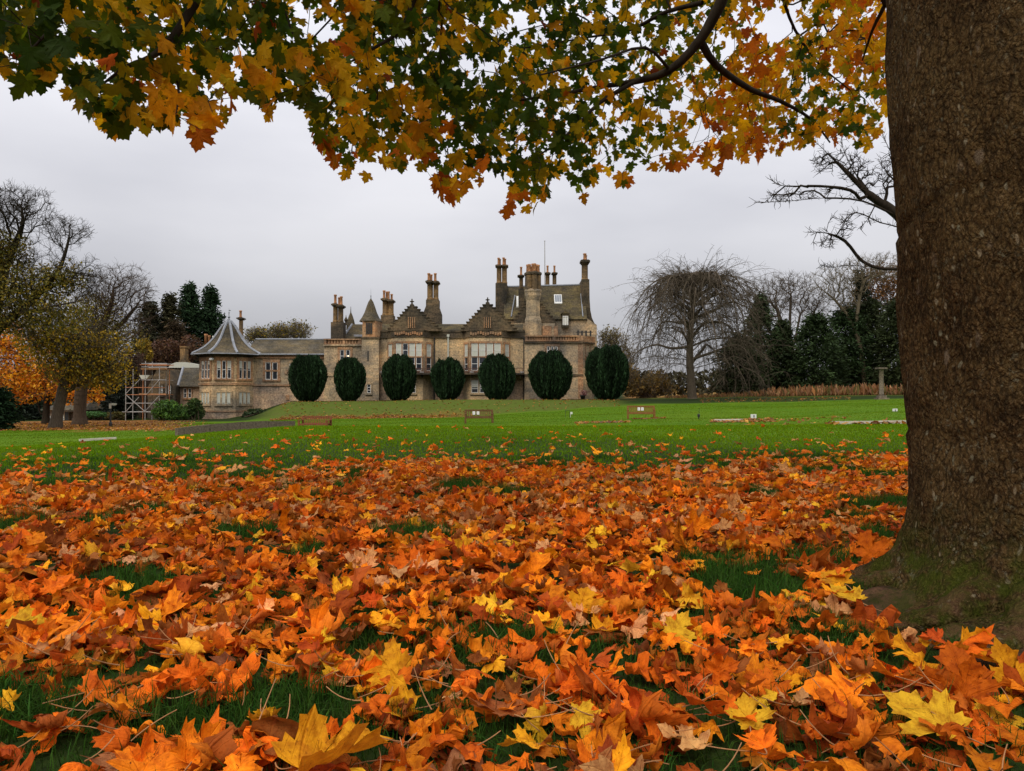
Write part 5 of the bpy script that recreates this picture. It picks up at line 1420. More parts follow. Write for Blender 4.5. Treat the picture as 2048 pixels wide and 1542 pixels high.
# ------------------------------------------------------------------ timber baulks and lawn edging
def baulk(name, p, q, Y0, Y1, h, dep, mt, label, joints=0, cat="timber edging"):
    x0, x1 = wx(p, Y0), wx(q, Y1); c = ((x0 + x1) / 2, (Y0 + Y1) / 2)
    d = np.array((x1 - x0, Y1 - Y0)); L = np.linalg.norm(d); d = d / L; nrm_ = np.array((-d[1], d[0]))
    mb = MB(); k = max(1, joints)
    for i in range(k):
        a, b = L * i / k + .006, L * (i + 1) / k - .006
        P_ = [np.array((x0, Y0)) + d * s + nrm_ * e_ for s in (a, b) for e_ in (0, dep)]
        zs = [float(ground(*p2)) for p2 in P_]
        tz = h + .006 * (i % 3)
        V_ = [(p2[0], p2[1], z - .12) for p2, z in zip(P_, zs)] + [(p2[0], p2[1], z + tz) for p2, z in zip(P_, zs)]
        mb.add(V_, [(0, 2, 6, 4), (3, 1, 5, 7), (1, 0, 4, 5), (2, 3, 7, 6), (4, 6, 7, 5), (0, 1, 3, 2)])
    o = mb.build(name, M[mt]); return tag(o, label, cat)
baulk("timber_baulk", 356, 591, 18.2, 20.6, .20, .16, "board_grey", "long dark weathered timber baulk lying on the lawn left of the reddish bench", 4)
baulk("lawn_edging", 1671, 1960, 19.5, 19.7, .10, .22, "board_pale", "wide pale edging board with a grey mark running behind the maple trunk", 3)
baulk("lawn_edging", 1430, 1486, 37.5, 37.5, .10, .25, "board_pale", "short pale edging board below the small white sign among brown leaves")
baulk("lawn_edging", 160, 234, 31, 32, .10, .12, "board_pale", "narrow cream edging board on the far left lawn")
baulk("lawn_edging", 1195, 1245, 39, 39, .06, .25, "board_grey", "low dark edging board below the golden bench")

# ------------------------------------------------------------------ small white signs
def sign(px, py, Y, label, w=.30, h=.22):
    p = W(px, py, Y); g_ = float(ground(p[0], Y)); r_ = empty("lawn_sign", (p[0], Y, g_), label, "sign", "small white signs on the lawn")
    mb = MB(); mb.box(p[0] - w / 2, p[0] + w / 2, Y - .012, Y + .012, p[2] - h / 2, p[2] + h / 2); s_ = mb.build("sign_board", M["white"], r_)
    mb = MB(); mb.box(p[0] - .012, p[0] + .012, Y + .0122, Y + .04, g_ - .05, p[2]); mb.build("stake", M["steel"], r_)
    mb = MB(); mb.box(p[0] - .015, p[0] + .06, Y - .016, Y - .0121, p[2] - h * .3, p[2] + h * .3); mb.build("print", M["print_grey"], s_)
sign(1507, 832.5, 40, "small white sign above the brown leaves by the short edging board")
sign(1790, 821, 46, "small white sign on the lawn just left of the maple trunk")

# croquet hoop and its peg
p = W(1397.5, 838, 42); g_ = float(ground(p[0], 42))
r_ = empty("garden_lamp", (p[0], 42, g_), "dark ground lamp on a thin rod on the lawn right of the golden bench", "ground light")
mb = MB(); mb.bar((p[0], 42, g_ - .02), (p[0], 42, g_ + .12), .03, 6); mb.lathe((p[0], 42), [(.04, g_ + .10), (.075, g_ + .14), (.075, g_ + .26), (.03, g_ + .30)], 8); mb.build("lamp_head", M["iron"], r_)
mb = MB(); mb.bar((p[0] + .02, 42, g_ + .28), (p[0] + .03, 42, g_ + .62), .010, 5); mb.build("rod", M["iron"], r_)
p = W(1143.5, 826.5, 52); g_ = float(ground(p[0], 52))
r_ = empty("croquet_hoop", (p[0], 52, g_), "small white marker flag and thin dark hoop on the mown lawn between the benches", "hoop")
mb = MB(); mb.box(p[0] - .09, p[0] + .05, 51.99, 52.01, p[2] - .06, p[2] + .09); mb.bar((p[0] - .085, 52, g_), (p[0] - .085, 52, p[2] + .09), .012, 5); mb.build("flag", M["white"], r_)
mb = MB(); x0 = wx(1131, 52); mb.bar((x0, 52, g_), (x0, 52, g_ + .5), .014, 5); mb.bar((x0 + .3, 52.2, g_), (x0 + .3, 52.2, g_ + .5), .014, 5); mb.bar((x0, 52, g_ + .5), (x0 + .3, 52.2, g_ + .5), .014, 5); mb.build("hoop", M["iron"], r_)

# ------------------------------------------------------------------ stone pillar on the right
Yp = 72.0; xp = wx(1763, Yp); gp_ = float(ground(xp, Yp)); zt = wz(735, Yp)
r_ = empty("stone_pillar", (xp, Yp, gp_), "tall grey stone column with a flat square top left of the maple trunk", "column")
mb = MB(); mb.lathe((xp, Yp), [(.235, gp_ + .38), (.235, gp_ + .5), (.21, gp_ + .55), (.20, zt - .25), (.24, zt - .2), (.24, zt - .14)], 16); M["pillar"] = stone("pillar_stone", (.20, .165, .13), (.18, .15, .12), (.24, .20, .15), 3, 1.1, .5); mb.build("shaft", M["pillar"], r_, True)
mb = MB(); mb.box(xp - .40, xp + .40, Yp - .40, Yp + .40, zt - .14, zt); mb.build("capital", M["pillar"], r_)
mb = MB(); mb.box(xp - .34, xp + .34, Yp - .34, Yp + .34, gp_ - .1, gp_ + .38); mb.box(xp - .5, xp + .5, Yp - .5, Yp + .5, gp_ - .1, gp_ + .14); mb.build("base", M["pillar"], r_)

# ------------------------------------------------------------------ fingerpost on the left
Ys = 62.0; xs_ = wx(221.5, Ys); g_ = float(ground(xs_, Ys))
r_ = empty("fingerpost", (xs_, Ys, g_), "slim black signpost with one pale finger pointing right near the scaffolding", "signpost")
mb = MB(); mb.bar((xs_, Ys, g_ - .1), (xs_, Ys, wz(803, Ys)), .075, 8, .055); mb.lathe((xs_, Ys), [(.13, g_), (.13, g_ + .25), (.07, g_ + .35)], 8); mb.build("post", M["iron"], r_)
mb = MB(); z = wz(808.5, Ys); mb.prism([(xs_ + .06, z - .09), (xs_ + .42, z - .09), (xs_ + .5, z), (xs_ + .42, z + .09), (xs_ + .06, z + .09)], Ys - .03, Ys + .03); mb.build("finger", M["blind"], r_)
mb = MB(); mb.box(xs_ - .09, xs_ + .09, Ys - .10, Ys - .06, wz(817, Ys), wz(807, Ys)); mb.build("panel", M["board_pale"], r_)

# ------------------------------------------------------------------ potted plant against the house corner
Yq = 84.0; xq = wx(1165.5, Yq); g_ = wz(800, Yq)
g_ = float(ground(xq, Yq)); sc_ = 1.0
r_ = empty("potted_plant", (xq, Yq, g_), "dark pot with a pinkish plant at the foot of the house's right corner", "potted plant")
mb = MB(); mb.lathe((xq, Yq), [(.22, g_), (.30, g_ + .35), (.33, g_ + .45), (.28, g_ + .45)], 12); mb.build("pot", M["iron"], r_, True)
C = np.stack([rng.normal(xq + .12, .18, 260), rng.normal(Yq, .18, 260), rng.uniform(g_ + .42, g_ + .95, 260)], -1)
V, Q, c = cards(C, .16, .5, col=np.where(rng.random((260, 1)) < .6, np.array((.42, .25, .24)), np.array((.20, .05, .06))))
link("foliage", np_mesh("foliage", V - np.array(r_.location), [Q], col=c), M["leaf_far"], r_)

# ------------------------------------------------------------------ lodge among the left trees
Yl = 86.0
lo = empty("garden_lodge", (wx(125, Yl), Yl, float(ground(wx(125, Yl), Yl))), "small grey lodge with a dark door half hidden behind the left tree trunks", "lodge")
mb = MB(); mb.box(wx(90, Yl), wx(138, Yl), Yl, Yl + 5, -3.2, wz(819, Yl)); mb.box(wx(138, Yl), wx(166, Yl), Yl + .4, Yl + 5, -3.2, wz(819, Yl)); mb.build("wall", M["stone_rubble"], lo)
mb = MB(); z0, z1 = wz(820, Yl), wz(806, Yl)
mb.add([(wx(85, Yl), Yl - .5, z0), (wx(142, Yl), Yl - .5, z0), (wx(138, Yl), Yl + 2.5, z1), (wx(92, Yl), Yl + 2.5, z1), (wx(85, Yl), Yl + 5.5, z0), (wx(142, Yl), Yl + 5.5, z0)], [(0, 1, 2, 3), (3, 2, 5, 4), (0, 3, 4), (1, 5, 2)])
mb.add([(wx(134, Yl), Yl - .2, z0), (wx(172, Yl), Yl - .2, z0), (wx(158, Yl), Yl + 2.5, z1 + .3), (wx(138, Yl), Yl + 2.5, z1 + .3), (wx(172, Yl), Yl + 5.5, z0)], [(0, 1, 2, 3), (1, 4, 2)])
mb.build("roof", M["slate"], lo)
mb = MB(); mb.pbox(130, 137, 824, 850, Yl - .04, .1); mb.build("door", M["iron"], lo)
mb = MB(); mb.box(wx(138, Yl), wx(166, Yl), Yl - 1.0, Yl + .1, wz(821, Yl) - .1, wz(821, Yl)); mb.build("porch_roof", M["stone_dark"], lo)
for a in (99, 104, 122, 126): pwin(a, a + 3.2, 831, 840, Yl, 1, rows=2, surround=.06, sur="stone", parent=lo, sill=False, blind=.5)
# ------------------------------------------------------------------ trees, shrubs, hedges
def crown_points(ells, Y, n, shell=.45, ydep=.8):
    """points inside ellipsoids given as photo (cx, cy, rx, ry) at depth Y"""
    w = np.array([e[2] * e[3] for e in ells], float); w /= w.sum()
    k = rng.choice(len(ells), n, p=w); E = np.array(ells, float)[k]
    d = unit(rng.normal(size=(n, 3))); r = rng.random(n) ** shell * (.72 + .5 * vnoise(d[:, 0] * 2.3 + 5 + k * 3.1, d[:, 2] * 2.3 + 7 + d[:, 1] * 1.7))
    c = W(E[:, 0], E[:, 1], 1.0)
    Yv = Y + d[:, 1] * r * E[:, 2] * Y / F * ydep
    return W(E[:, 0] + d[:, 0] * r * E[:, 2], E[:, 1] - d[:, 2] * r * E[:, 3], 1.0) * 0 + np.stack([
        (E[:, 0] + d[:, 0] * r * E[:, 2] - CX) / F * Y, Yv, CAMZ + (HOR - (E[:, 1] - d[:, 2] * r * E[:, 3])) / F * Y], -1)

def bare_tree(name, label, Y, paths, ells, n, bark="bark_grey", trunk_r=.45, twig=5, leaves=0, leafcol=None, leafsize=.3, group=None, kappa=.3, twigl=.9, leaf_ells=None, tip_r=.016, droop=0.0, shell=.45):
    P3 = [(catmull([W(a, b, Y + (q[0] if q else 0)) for a, b, *q in pts], 3), att) for pts, att in paths]
    base = P3[0][0][0].copy(); gz = float(ground(base[0], base[1])); P3[0][0][0, 2] = min(base[2], gz) - .25
    r_ = empty(name, (base[0], base[1], gz), label, "tree", group); org = np.array(r_.location)
    sP, sPA = polyseed([(p, None if i == 0 else 0) for i, (p, _) in enumerate(P3)])
    att = crown_points(ells, Y, n, shell)
    att = att[att[:, 2] > gz + .6]
    P, PA, D, cnt, tips = skeleton(sP, sPA, att, kappa=kappa, step=.9, bend=.42, jit=.07)
    rad = tip_r * np.maximum(cnt, 1) ** .47
    rad *= np.where(rad > tip_r * 4, trunk_r / rad[0], 1) if False else 1
    s = trunk_r / rad[0]; rad = np.where(cnt > 1, rad * s ** np.clip(np.log(cnt) / np.log(cnt[0]), 0, 1), rad)
    h_ = np.clip((P[:, 2] - gz) / 1.2, 0, 1); rad = rad * np.where(np.arange(len(P)) < 12, 1 + .45 * (1 - h_) ** 2, 1)
    i = np.arange(len(P)); i = i[PA >= 0]
    thick = rad[i] > .085
    t1, t2 = i[thick], i[~thick]
    best = np.full(len(P), -1); od = np.argsort(cnt[i], kind='stable'); best[PA[i[od]]] = i[od]
    main = best[PA] == np.arange(len(P))
    seg = lambda k, n_: (P[PA[k]] - org, P[k] - org, np.where(main[k], rad[PA[k]], rad[k]), rad[k], n_)
    link("trunk", tube_mesh("trunk", [seg(t1, 9)]), M[bark], r_)
    thin = i[cnt[i] <= 6]
    src = np.repeat(thin, twig) if twig >= 1 else thin[rng.random(len(thin)) < twig]
    a0 = P[src] + (P[PA[src]] - P[src]) * rng.random((len(src), 1))
    dirs = unit(D[src] * .7 + rng.normal(0, .7, (len(src), 3)) + np.array((0, 0, .25 - droop)))
    ln = rng.uniform(.35, 1.0, (len(src), 1)) * twigl
    mid = a0 + dirs * ln * .55; dirs2 = unit(dirs + rng.normal(0, .45, dirs.shape) + np.array((0, 0, .15 - droop))); end = mid + dirs2 * ln * .45
    k1 = np.full(len(src), tip_r * .75); k2 = k1 * .55
    link("branches", tube_mesh("branches", [seg(t2, 5), (a0 - org, mid - org, k1, k1, 3), (mid - org, end - org, k1, k2, 3)]), M[bark], r_)
    if leaves:
        if leaf_ells is None:
            k = rng.choice(len(end), leaves); C = end[k] + rng.normal(0, .25, (leaves, 3))
        else:
            C = crown_points(leaf_ells, Y, leaves, .5)
        lc = np.array(leafcol)[rng.integers(0, len(leafcol), len(C))] * np.exp(rng.normal(0, .25, (len(C), 1)))
        V, Q, c = cards(C, rng.uniform(.6, 1.2, len(C)) * leafsize, .6, col=lc)
        link("foliage", np_mesh("foliage", V - org, [Q], col=c, smooth=False), M["leaf_far"], r_)
    return r_

def evergreen(name, label, Y, cx, top, bot, halfw, col, n=5200, shape="cone", group=None, tuft=.55, cat="tree"):
    """boughs carrying flat sprays round a straight stem"""
    x0 = wx(cx, Y); z1 = wz(top, Y); hw = halfw * Y / F
    gz = float(ground(x0, Y)) if bot is None else min(wz(bot, Y), float(ground(x0, Y)) + 40)
    gz = float(ground(x0, Y)); H = z1 - gz
    r_ = empty(name, (x0, Y, gz), label, cat, group); org = np.array(r_.location)
    mb = MB(); mb.bar((x0, Y, gz - .3), (x0, Y, z1 - H * .06), .28, 7, .04); mb.build("trunk", M["bark_dark"], r_)
    n = int(n * 1.7); nb = int(n / 40)
    f = np.sort(rng.random(nb) ** .9); az_ = rng.uniform(0, 2 * math.pi, nb)
    if shape == "cone": prof = np.interp(f, [0, .1, .4, .62, .78, .9, 1], [.85, 1, 1.0, .84, .55, .25, .02])
    elif shape == "dome": prof = np.interp(f, [0, .15, .4, .7, .88, 1], [.9, 1, 1.0, .86, .58, .22])
    else: prof = np.interp(f, [0, .1, .4, .7, .9, 1], [.9, 1, .96, .80, .42, .05])
    Lb = hw * prof * rng.uniform(.55, 1.18, nb)
    bi = np.repeat(np.arange(nb), 40); s_ = rng.random(len(bi)) ** .55
    zb = gz + (H - .45) * f
    C = np.stack([x0 + np.sin(az_[bi]) * Lb[bi] * s_, Y - np.cos(az_[bi]) * Lb[bi] * s_, zb[bi] + Lb[bi] * (.12 * s_ - .30 * s_ ** 2)], -1)
    C += rng.normal(0, .34, C.shape) * (tuft / .5)
    out = np.stack([np.sin(az_[bi]), -np.cos(az_[bi]), np.full(len(bi), -.15)], -1)
    tone = np.exp(rng.normal(0, .32, nb))[bi][:, None] * np.exp(rng.normal(0, .25, (len(bi), 1)))
    V, Q, c = cards(C, rng.uniform(.6, 1.3, len(bi)) * tuft, .34, up=out, spread=.55, col=np.array(col)[None] * tone)
    link("foliage", np_mesh("foliage", V - org, [Q], col=c, smooth=False), M["leaf_ever"], r_)
    return r_

def shrub(name, label, Y, ells, n, cols, size, cat="shrub", group=None, mat="leaf_far", stems=True, shell=.33):
    C = crown_points(ells, Y, n, shell)
    x0 = wx(np.mean([e[0] for e in ells]), Y); gz = float(ground(x0, Y))
    C[:, 2] = np.maximum(C[:, 2], ground(C[:, 0], C[:, 1]) + .05)
    r_ = empty(name, (x0, Y, gz), label, cat, group); org = np.array(r_.location)
    lc = np.array(cols)[rng.integers(0, len(cols), n)] * np.exp(rng.normal(0, .3, (n, 1))) * (.6 + .8 * fbm(C[:, 0] * 1.1, C[:, 2] * 1.6, 2))[:, None]
    V, Q, c = cards(C, rng.uniform(.6, 1.25, n) * size, .5, col=lc)
    link("foliage", np_mesh("foliage", V - org, [Q], col=c, smooth=False), M[mat], r_)
    if stems:
        k = rng.choice(n, min(n, 60)); b = np.stack([x0 + rng.normal(0, .5, len(k)), Y + rng.normal(0, .4, len(k)), np.full(len(k), gz - .1)], -1)
        link("stems", tube_mesh("stems", [(b - org, C[k] - org, np.full(len(k), .05), np.full(len(k), .015), 4)]), M["bark_brown"], r_)
    return r_

OLIVE = [(.20, .155, .02), (.135, .12, .02), (.28, .185, .016), (.095, .09, .017)]
YEL = [(.42, .27, .018), (.28, .20, .018), (.15, .135, .02), (.50, .30, .016)]
ORG_ = [(.68, .29, .012), (.62, .22, .012), (.66, .36, .018), (.50, .16, .014)]
L_ = "bare and thinning trees left of the house"
bare_tree("spreading_tree", "large leaning tree at the left edge with long bare limbs and sparse olive leaves", 56,
          [([(-70, 850), (-55, 740), (-15, 670), (30, 630), (75, 590), (115, 545), (135, 490), (140, 455)], None), ([(-15, 670), (5, 560, 1), (25, 500, 1), (45, 450, 0), (42, 410, 0)], 0), ([(30, 630), (110, 612, -1), (170, 600, -1)], 0), ([(75, 590), (130, 560, 1), (180, 530, 1)], 0), ([(-55, 740), (-90, 600), (-80, 480)], 0)],
          [(35, 415, 88, 52), (0, 420, 70, 55), (128, 462, 56, 40), (20, 500, 80, 50), (140, 545, 62, 40), (60, 570, 90, 55), (170, 575, 40, 35), (-90, 500, 80, 120), (60, 630, 100, 40)], 2600, "bark_dark", .62, 5, 17000, OLIVE, .22, L_, leaf_ells=[(0, 500, 70, 50), (120, 560, 60, 40), (40, 580, 90, 60), (-60, 560, 90, 100), (110, 630, 80, 45), (10, 640, 70, 40)], tip_r=.011, twigl=.75)
bare_tree("tall_tree", "tall straight trunk with a high bare dome crown beside the scaffolding", 68,
          [([(160, 855), (161, 800), (168, 750), (185, 700), (205, 650), (222, 610), (228, 570)], None), ([(168, 750), (190, 690, 1), (240, 650, 1), (275, 610, 0)], 0), ([(185, 700), (230, 690, -1), (270, 670, -1), (300, 640, 0)], 0)],
          [(245, 565, 72, 46), (200, 600, 62, 50), (275, 590, 42, 38), (240, 620, 70, 40), (190, 660, 60, 40), (260, 660, 50, 26)], 1500, "bark_brown", .52, 4, 6000, OLIVE, .22, L_, leaf_ells=[(190, 640, 66, 64), (235, 680, 60, 40), (200, 700, 60, 30)], tip_r=.0105, twigl=.8)
bare_tree("leaning_tree", "leaning tree with thin yellowing leaves in front of the lodge", 61,
          [([(110, 862), (116, 825), (126, 780), (134, 740), (140, 690), (150, 640)], None), ([(134, 740), (105, 700, 1), (70, 680, 1)], 0), ([(140, 690), (180, 660, 0), (215, 640, 0)], 0), ([(130, 770), (90, 785, -2), (40, 800, -3)], 0)],
          [(140, 680, 90, 60), (195, 700, 65, 50), (85, 660, 60, 50), (215, 735, 50, 45), (150, 740, 80, 40)], 1300, "bark_grey", .42, 4, 9500, YEL, .25, L_, leaf_ells=[(140, 700, 95, 55), (195, 715, 70, 55), (90, 680, 70, 45), (215, 750, 50, 45), (160, 750, 80, 35)], tip_r=.013)
bare_tree("orange_maple", "orange leaved tree behind the left trunks", 72,
          [([(92, 846), (93, 815), (95, 780), (90, 740), (70, 700)], None), ([(93, 815), (82, 828, 0), (74, 800, 0)], 0), ([(95, 780), (140, 750, 0)], 0)],
          [(25, 720, 75, 75), (80, 765, 70, 45), (140, 780, 60, 38), (180, 785, 30, 28), (10, 700, 40, 70)], 420, "bark_dark", .3, 2, 6500, ORG_, .34, None, leaf_ells=[(5, 690, 66, 70), (60, 745, 66, 52), (110, 768, 62, 42), (155, 785, 48, 32), (35, 780, 60, 36), (200, 790, 12, 22)])
evergreen("dark_shrub", "dark green evergreen bush in the lower left corner of the lawn", 58, -6, 772, None, 34, (.016, .036, .014), 3600, "dome", None, .4, "evergreen bush")
evergreen("hedge_tree", "dark evergreen behind the orange tree on the left", 90, 30, 770, None, 62, (.010, .016, .008), 3600, "dome", "dark evergreens behind the left trees", .5)
evergreen("hedge_tree", "dark evergreen left of the scaffolding behind the signpost", 88, 238, 760, None, 34, (.014, .018, .012), 3000, "cone", "dark evergreens behind the left trees", .5)
evergreen("hedge_tree", "dark evergreen behind the garden lodge", 96, 190, 768, None, 46, (.016, .022, .012), 3400, "dome", "dark evergreens behind the left trees", .55)
C_ = "tall conifers behind the service wing"
evergreen("conifer", "dark brownish conifer behind the scaffolding, left of the taller pair", 104, 300, 603, None, 42, (.030, .030, .014), 5200, "column", C_, .6)
evergreen("conifer", "narrow topped brownish conifer next to the taller blue green pair", 106, 338, 588, None, 38, (.038, .036, .015), 5200, "cone", C_, .6)
evergreen("conifer", "tallest blue green conifer left of the round tower", 110, 378, 570, None, 46, (.022, .044, .017), 6400, "cone", C_, .65)
evergreen("conifer", "blue green conifer touching the round tower's roof line", 112, 420, 578, None, 42, (.022, .044, .018), 6200, "cone", C_, .65)
evergreen("conifer", "low brown conifer between the scaffolding top and the tall pair", 100, 352, 640, None, 46, (.048, .032, .016), 4200, "dome", C_, .5)
shrub("russet_shrub", "leafless russet twigs rising behind the service wing chimney", 97, [(330, 705, 38, 32), (375, 700, 30, 30), (295, 725, 30, 25)], 3000, [(.10, .045, .028), (.07, .038, .024), (.13, .07, .03)], .45, "shrub", None)
shrub("russet_shrub", "dull red twiggy shrub left of the scaffolding", 94, [(258, 730, 30, 34), (240, 760, 26, 30)], 2200, [(.085, .042, .028), (.055, .034, .022)], .42, "shrub", None)
shrub("yellow_shrub", "small bright yellow topped shrub above the scaffolding", 93, [(288, 690, 14, 16), (297, 712, 9, 14)], 900, [(.34, .22, .02), (.24, .17, .02)], .35, "shrub", None)
shrub("rhododendron", "bright green rhododendron in front of the service wing", 82, [(336, 816, 24, 19), (322, 826, 20, 13), (352, 822, 22, 16), (345, 832, 30, 10)], 3600, [(.07, .155, .022), (.042, .10, .018), (.10, .19, .03)], .30, "bush", None, "leaf_far")
shrub("rhododendron", "darker green rhododendron against the foot of the round tower", 84, [(390, 816, 17, 22), (376, 826, 18, 15), (398, 828, 12, 14)], 3000, [(.045, .085, .018), (.032, .065, .014), (.065, .10, .024)], .30, "bush", None, "leaf_far")
shrub("dark_shrub", "dark spreading shrub at the left end of the grass bank", 81, [(513, 827, 22, 11), (498, 832, 14, 8)], 1500, [(.022, .045, .014), (.035, .055, .016)], .30, "bush")
shrub("clipped_hedge", "low bright green hedge between the left trunks and the signpost", 84, [(190, 829, 26, 7)], 1300, [(.05, .125, .03), (.04, .10, .025)], .25, "hedge")
shrub("autumn_shrub", "yellowish low shrub behind the signpost", 86, [(232, 832, 22, 10)], 900, [(.14, .10, .02), (.09, .085, .02)], .3, "shrub")

# behind the house
B_ = "bare trees on the skyline behind the house"
for cx, cy, rx, ry, lab in ((515, 672, 26, 17, "low bare crown showing just right of the round tower's chimney"), (555, 668, 26, 20, "middle bare crown over the low range roof"), (592, 664, 38, 23, "widest bare crown over the low range roof")):
    bare_tree("skyline_tree", lab, 128, [([(cx, 800), (cx, 720), (cx + 2, 690)], None)], [(cx, cy, rx, ry)], 420, "bark_olive", .35, 4, 500, OLIVE, .4, B_, tip_r=.02, twigl=1.1)
bare_tree("skyline_tree", "pale thin leaved tree just right of the house behind the largest yew", 112, [([(1225, 800), (1224, 730), (1228, 695)], None), ([(1224, 740), (1205, 700)], 0)], [(1228, 690, 34, 36), (1215, 675, 26, 22), (1250, 715, 26, 26), (1205, 725, 25, 40)], 700, "bark_olive", .32, 4, 1900, [(.15, .125, .045), (.11, .095, .04), (.18, .14, .05)], .36, B_, tip_r=.018, twigl=1.0)
shrub("autumn_shrub", "tawny shrubs beside the largest yew, under the weeping tree", 94, [(1275, 775, 32, 20), (1310, 765, 32, 26), (1255, 755, 26, 30), (1330, 778, 26, 14)], 3200, [(.20, .125, .03), (.13, .09, .028), (.24, .14, .03), (.09, .065, .025)], .38, "shrub")

# weeping tree
def weeping(Y):
    bx = wx(1385, Y); gz = float(ground(bx, Y))
    r_ = empty("weeping_tree", (bx, Y, gz), "wide leafless weeping tree with branches sweeping to the ground", "tree"); org = np.array(r_.location)
    k = Y / F; tr = catmull([(bx, Y, gz - .3), (bx - .15, Y, gz + 2), (bx - .3, Y, wz(720, Y)), (bx - .15, Y, wz(650, Y)), (bx + .25, Y, wz(590, Y)), (bx + .5, Y, wz(545, Y))], 5)
    rr = np.interp(np.linspace(0, 1, len(tr)), [0, .04, .2, .5, .8, 1], [.66, .52, .44, .38, .22, .08])
    Th, Tn = [(tr[:-1], tr[1:], rr[:-1], rr[1:], 12)], []
    S0, S1, Ra, Rb = [], [], [], []
    dome = lambda z, sg: np.interp((z - gz) / (tr[-1][2] - gz), [0, .12, .4, .58, .72, .84, .93, 1.0], [8.6 if sg > 0 else 6.4, 8.4 if sg > 0 else 7.4, 7.6 if sg > 0 else 7.8, 7.2, 6.3, 5.0, 3.4, .6])
    for q in range(150):
        az_ = rng.uniform(0, 2 * math.pi); sgn = math.sin(az_)
        endz = gz + .2 + (tr[-1][2] - gz) * rng.random() ** .9 * .88
        pz = min(tr[-1][2] - .2, max(wz(735, Y), endz + rng.uniform(1.0, 6.5)))
        j = int(np.argmin(np.abs(tr[:, 2] - pz))); p0 = tr[j]
        Re = float(dome(endz, sgn)) * rng.uniform(.72, 1.06)
        d = np.array((math.sin(az_), -math.cos(az_) * .95, 0))
        za = min(tr[-1][2] - .1 - .10 * Re, p0[2] + rng.uniform(.5, 2.4))
        c = [p0, p0 + d * Re * .28 + (0, 0, (za - p0[2]) * .8), p0 + d * Re * .58 + (0, 0, za - p0[2]), np.array((*(p0 + d * Re * .86)[:2], za + (endz - za) * .32)), np.array((*(p0 + d * Re)[:2], endz))]
        c = [np.array(v) + rng.normal(0, .25, 3) * (i > 0) for i, v in enumerate(c)]
        pts = catmull(c, 6); r0 = rng.uniform(.09, .20) if q < 56 else rng.uniform(.035, .07)
        rad = np.linspace(r0, .016, len(pts))
        S0.append(pts[:-1]); S1.append(pts[1:]); Ra.append(rad[:-1]); Rb.append(rad[1:])
        for m in range(13):                                    # hanging side shoots
            i = rng.integers(4, len(pts) - 1); b = pts[i]; dr = pts[min(i + 2, len(pts) - 1)] - pts[i - 2]; dr = dr / np.linalg.norm(dr)
            ln = rng.uniform(1.0, 3.6); side = rng.normal(0, .80, 3)
            e1 = b + (dr + side) * ln * .35 + (0, 0, .08); e2 = e1 + (dr * .5 + side * .5) * ln * .35 + (0, 0, -.08 * ln); e3 = e2 + (dr * .25 + side * .25) * ln * .3 + (0, 0, -.13 * ln)
            w_ = catmull([b, e1, e2, e3], 3); w_[:, 2] = np.maximum(w_[:, 2], gz + .1)
            rw = np.linspace(.026, .010, len(w_))
            S0.append(w_[:-1]); S1.append(w_[1:]); Ra.append(rw[:-1]); Rb.append(rw[1:])
            for m2 in range(6):
                i2 = rng.integers(2, len(w_)); b2 = w_[i2]; e = b2 + rng.normal(0, .42, 3) + np.array((0, 0, -.06)) + dr * .35
                S0.append(b2[None]); S1.append(e[None]); Ra.append(np.array([.012])); Rb.append(np.array([.007]))
    for q in range(140):                                        # upright fine twigs on the dome top
        b = tr[-1] + rng.normal(0, 2.2, 3) * (1, 1, .25) - (0, 0, .5); e = b + rng.normal(0, .5, 3) + (0, 0, .25)
        S0.append(b[None]); S1.append(e[None]); Ra.append(np.array([.018])); Rb.append(np.array([.008]))
    S0, S1, Ra, Rb = map(np.concatenate, (S0, S1, Ra, Rb))
    link("trunk", tube_mesh("trunk", [(Th[0][0] - org, Th[0][1] - org, *Th[0][2:])]), M["bark_grey"], r_)
    big = Ra > .05
    link("branches", tube_mesh("branches", [(S0[big] - org, S1[big] - org, Ra[big], Rb[big], 6), (S0[~big] - org, S1[~big] - org, Ra[~big], Rb[~big], 3)]), M["bark_grey"], r_)
weeping(84)

R_ = "trees along the right edge of the lawn"
bare_tree("bare_tree", "bare many stemmed dome tree between the weeping tree and the maple trunk", 104, [([(1572, 795), (1578, 720), (1592, 670), (1600, 630)], None), ([(1578, 720), (1560, 640), (1550, 600)], 0), ([(1592, 690), (1625, 630), (1640, 600)], 0), ([(1578, 715), (1580, 640), (1582, 590)], 0)],
          [(1578, 600, 82, 58), (1535, 600, 44, 50), (1630, 610, 44, 48), (1500, 590, 38, 46), (1580, 566, 62, 24)], 1300, "bark_grey", .42, 4, 0, None, .3, R_, tip_r=.017, twigl=1.0, shell=.6)
bare_tree("bare_tree", "thin pale bare tree whose limbs reach over the dark hollies beside the trunk", 98, [([(1730, 795), (1722, 700), (1700, 640), (1670, 600)], None), ([(1710, 660), (1720, 590), (1730, 560)], 0), ([(1670, 600), (1640, 575)], 0)],
          [(1668, 565, 46, 44), (1720, 548, 50, 42), (1765, 535, 50, 34), (1690, 600, 40, 34)], 900, "bark_olive", .3, 4, 0, None, .3, R_, tip_r=.017, twigl=.9)
bare_tree("autumn_oak", "rusty leaved oak next to the maple trunk above the evergreens", 106, [([(1760, 800), (1758, 700), (1755, 640), (1750, 590)], None)], [(1765, 570, 50, 50), (1740, 600, 36, 40), (1800, 590, 50, 60)], 500, "bark_brown", .35, 3, 5200, [(.17, .075, .025), (.12, .06, .022), (.20, .10, .03)], .34, R_)
evergreen("pine", "dark pine clump against the rusty oak", 102, 1722, 538, None, 26, (.022, .028, .014), 3000, "column", R_, .5)
H_ = "dark hollies and yews along the right edge"
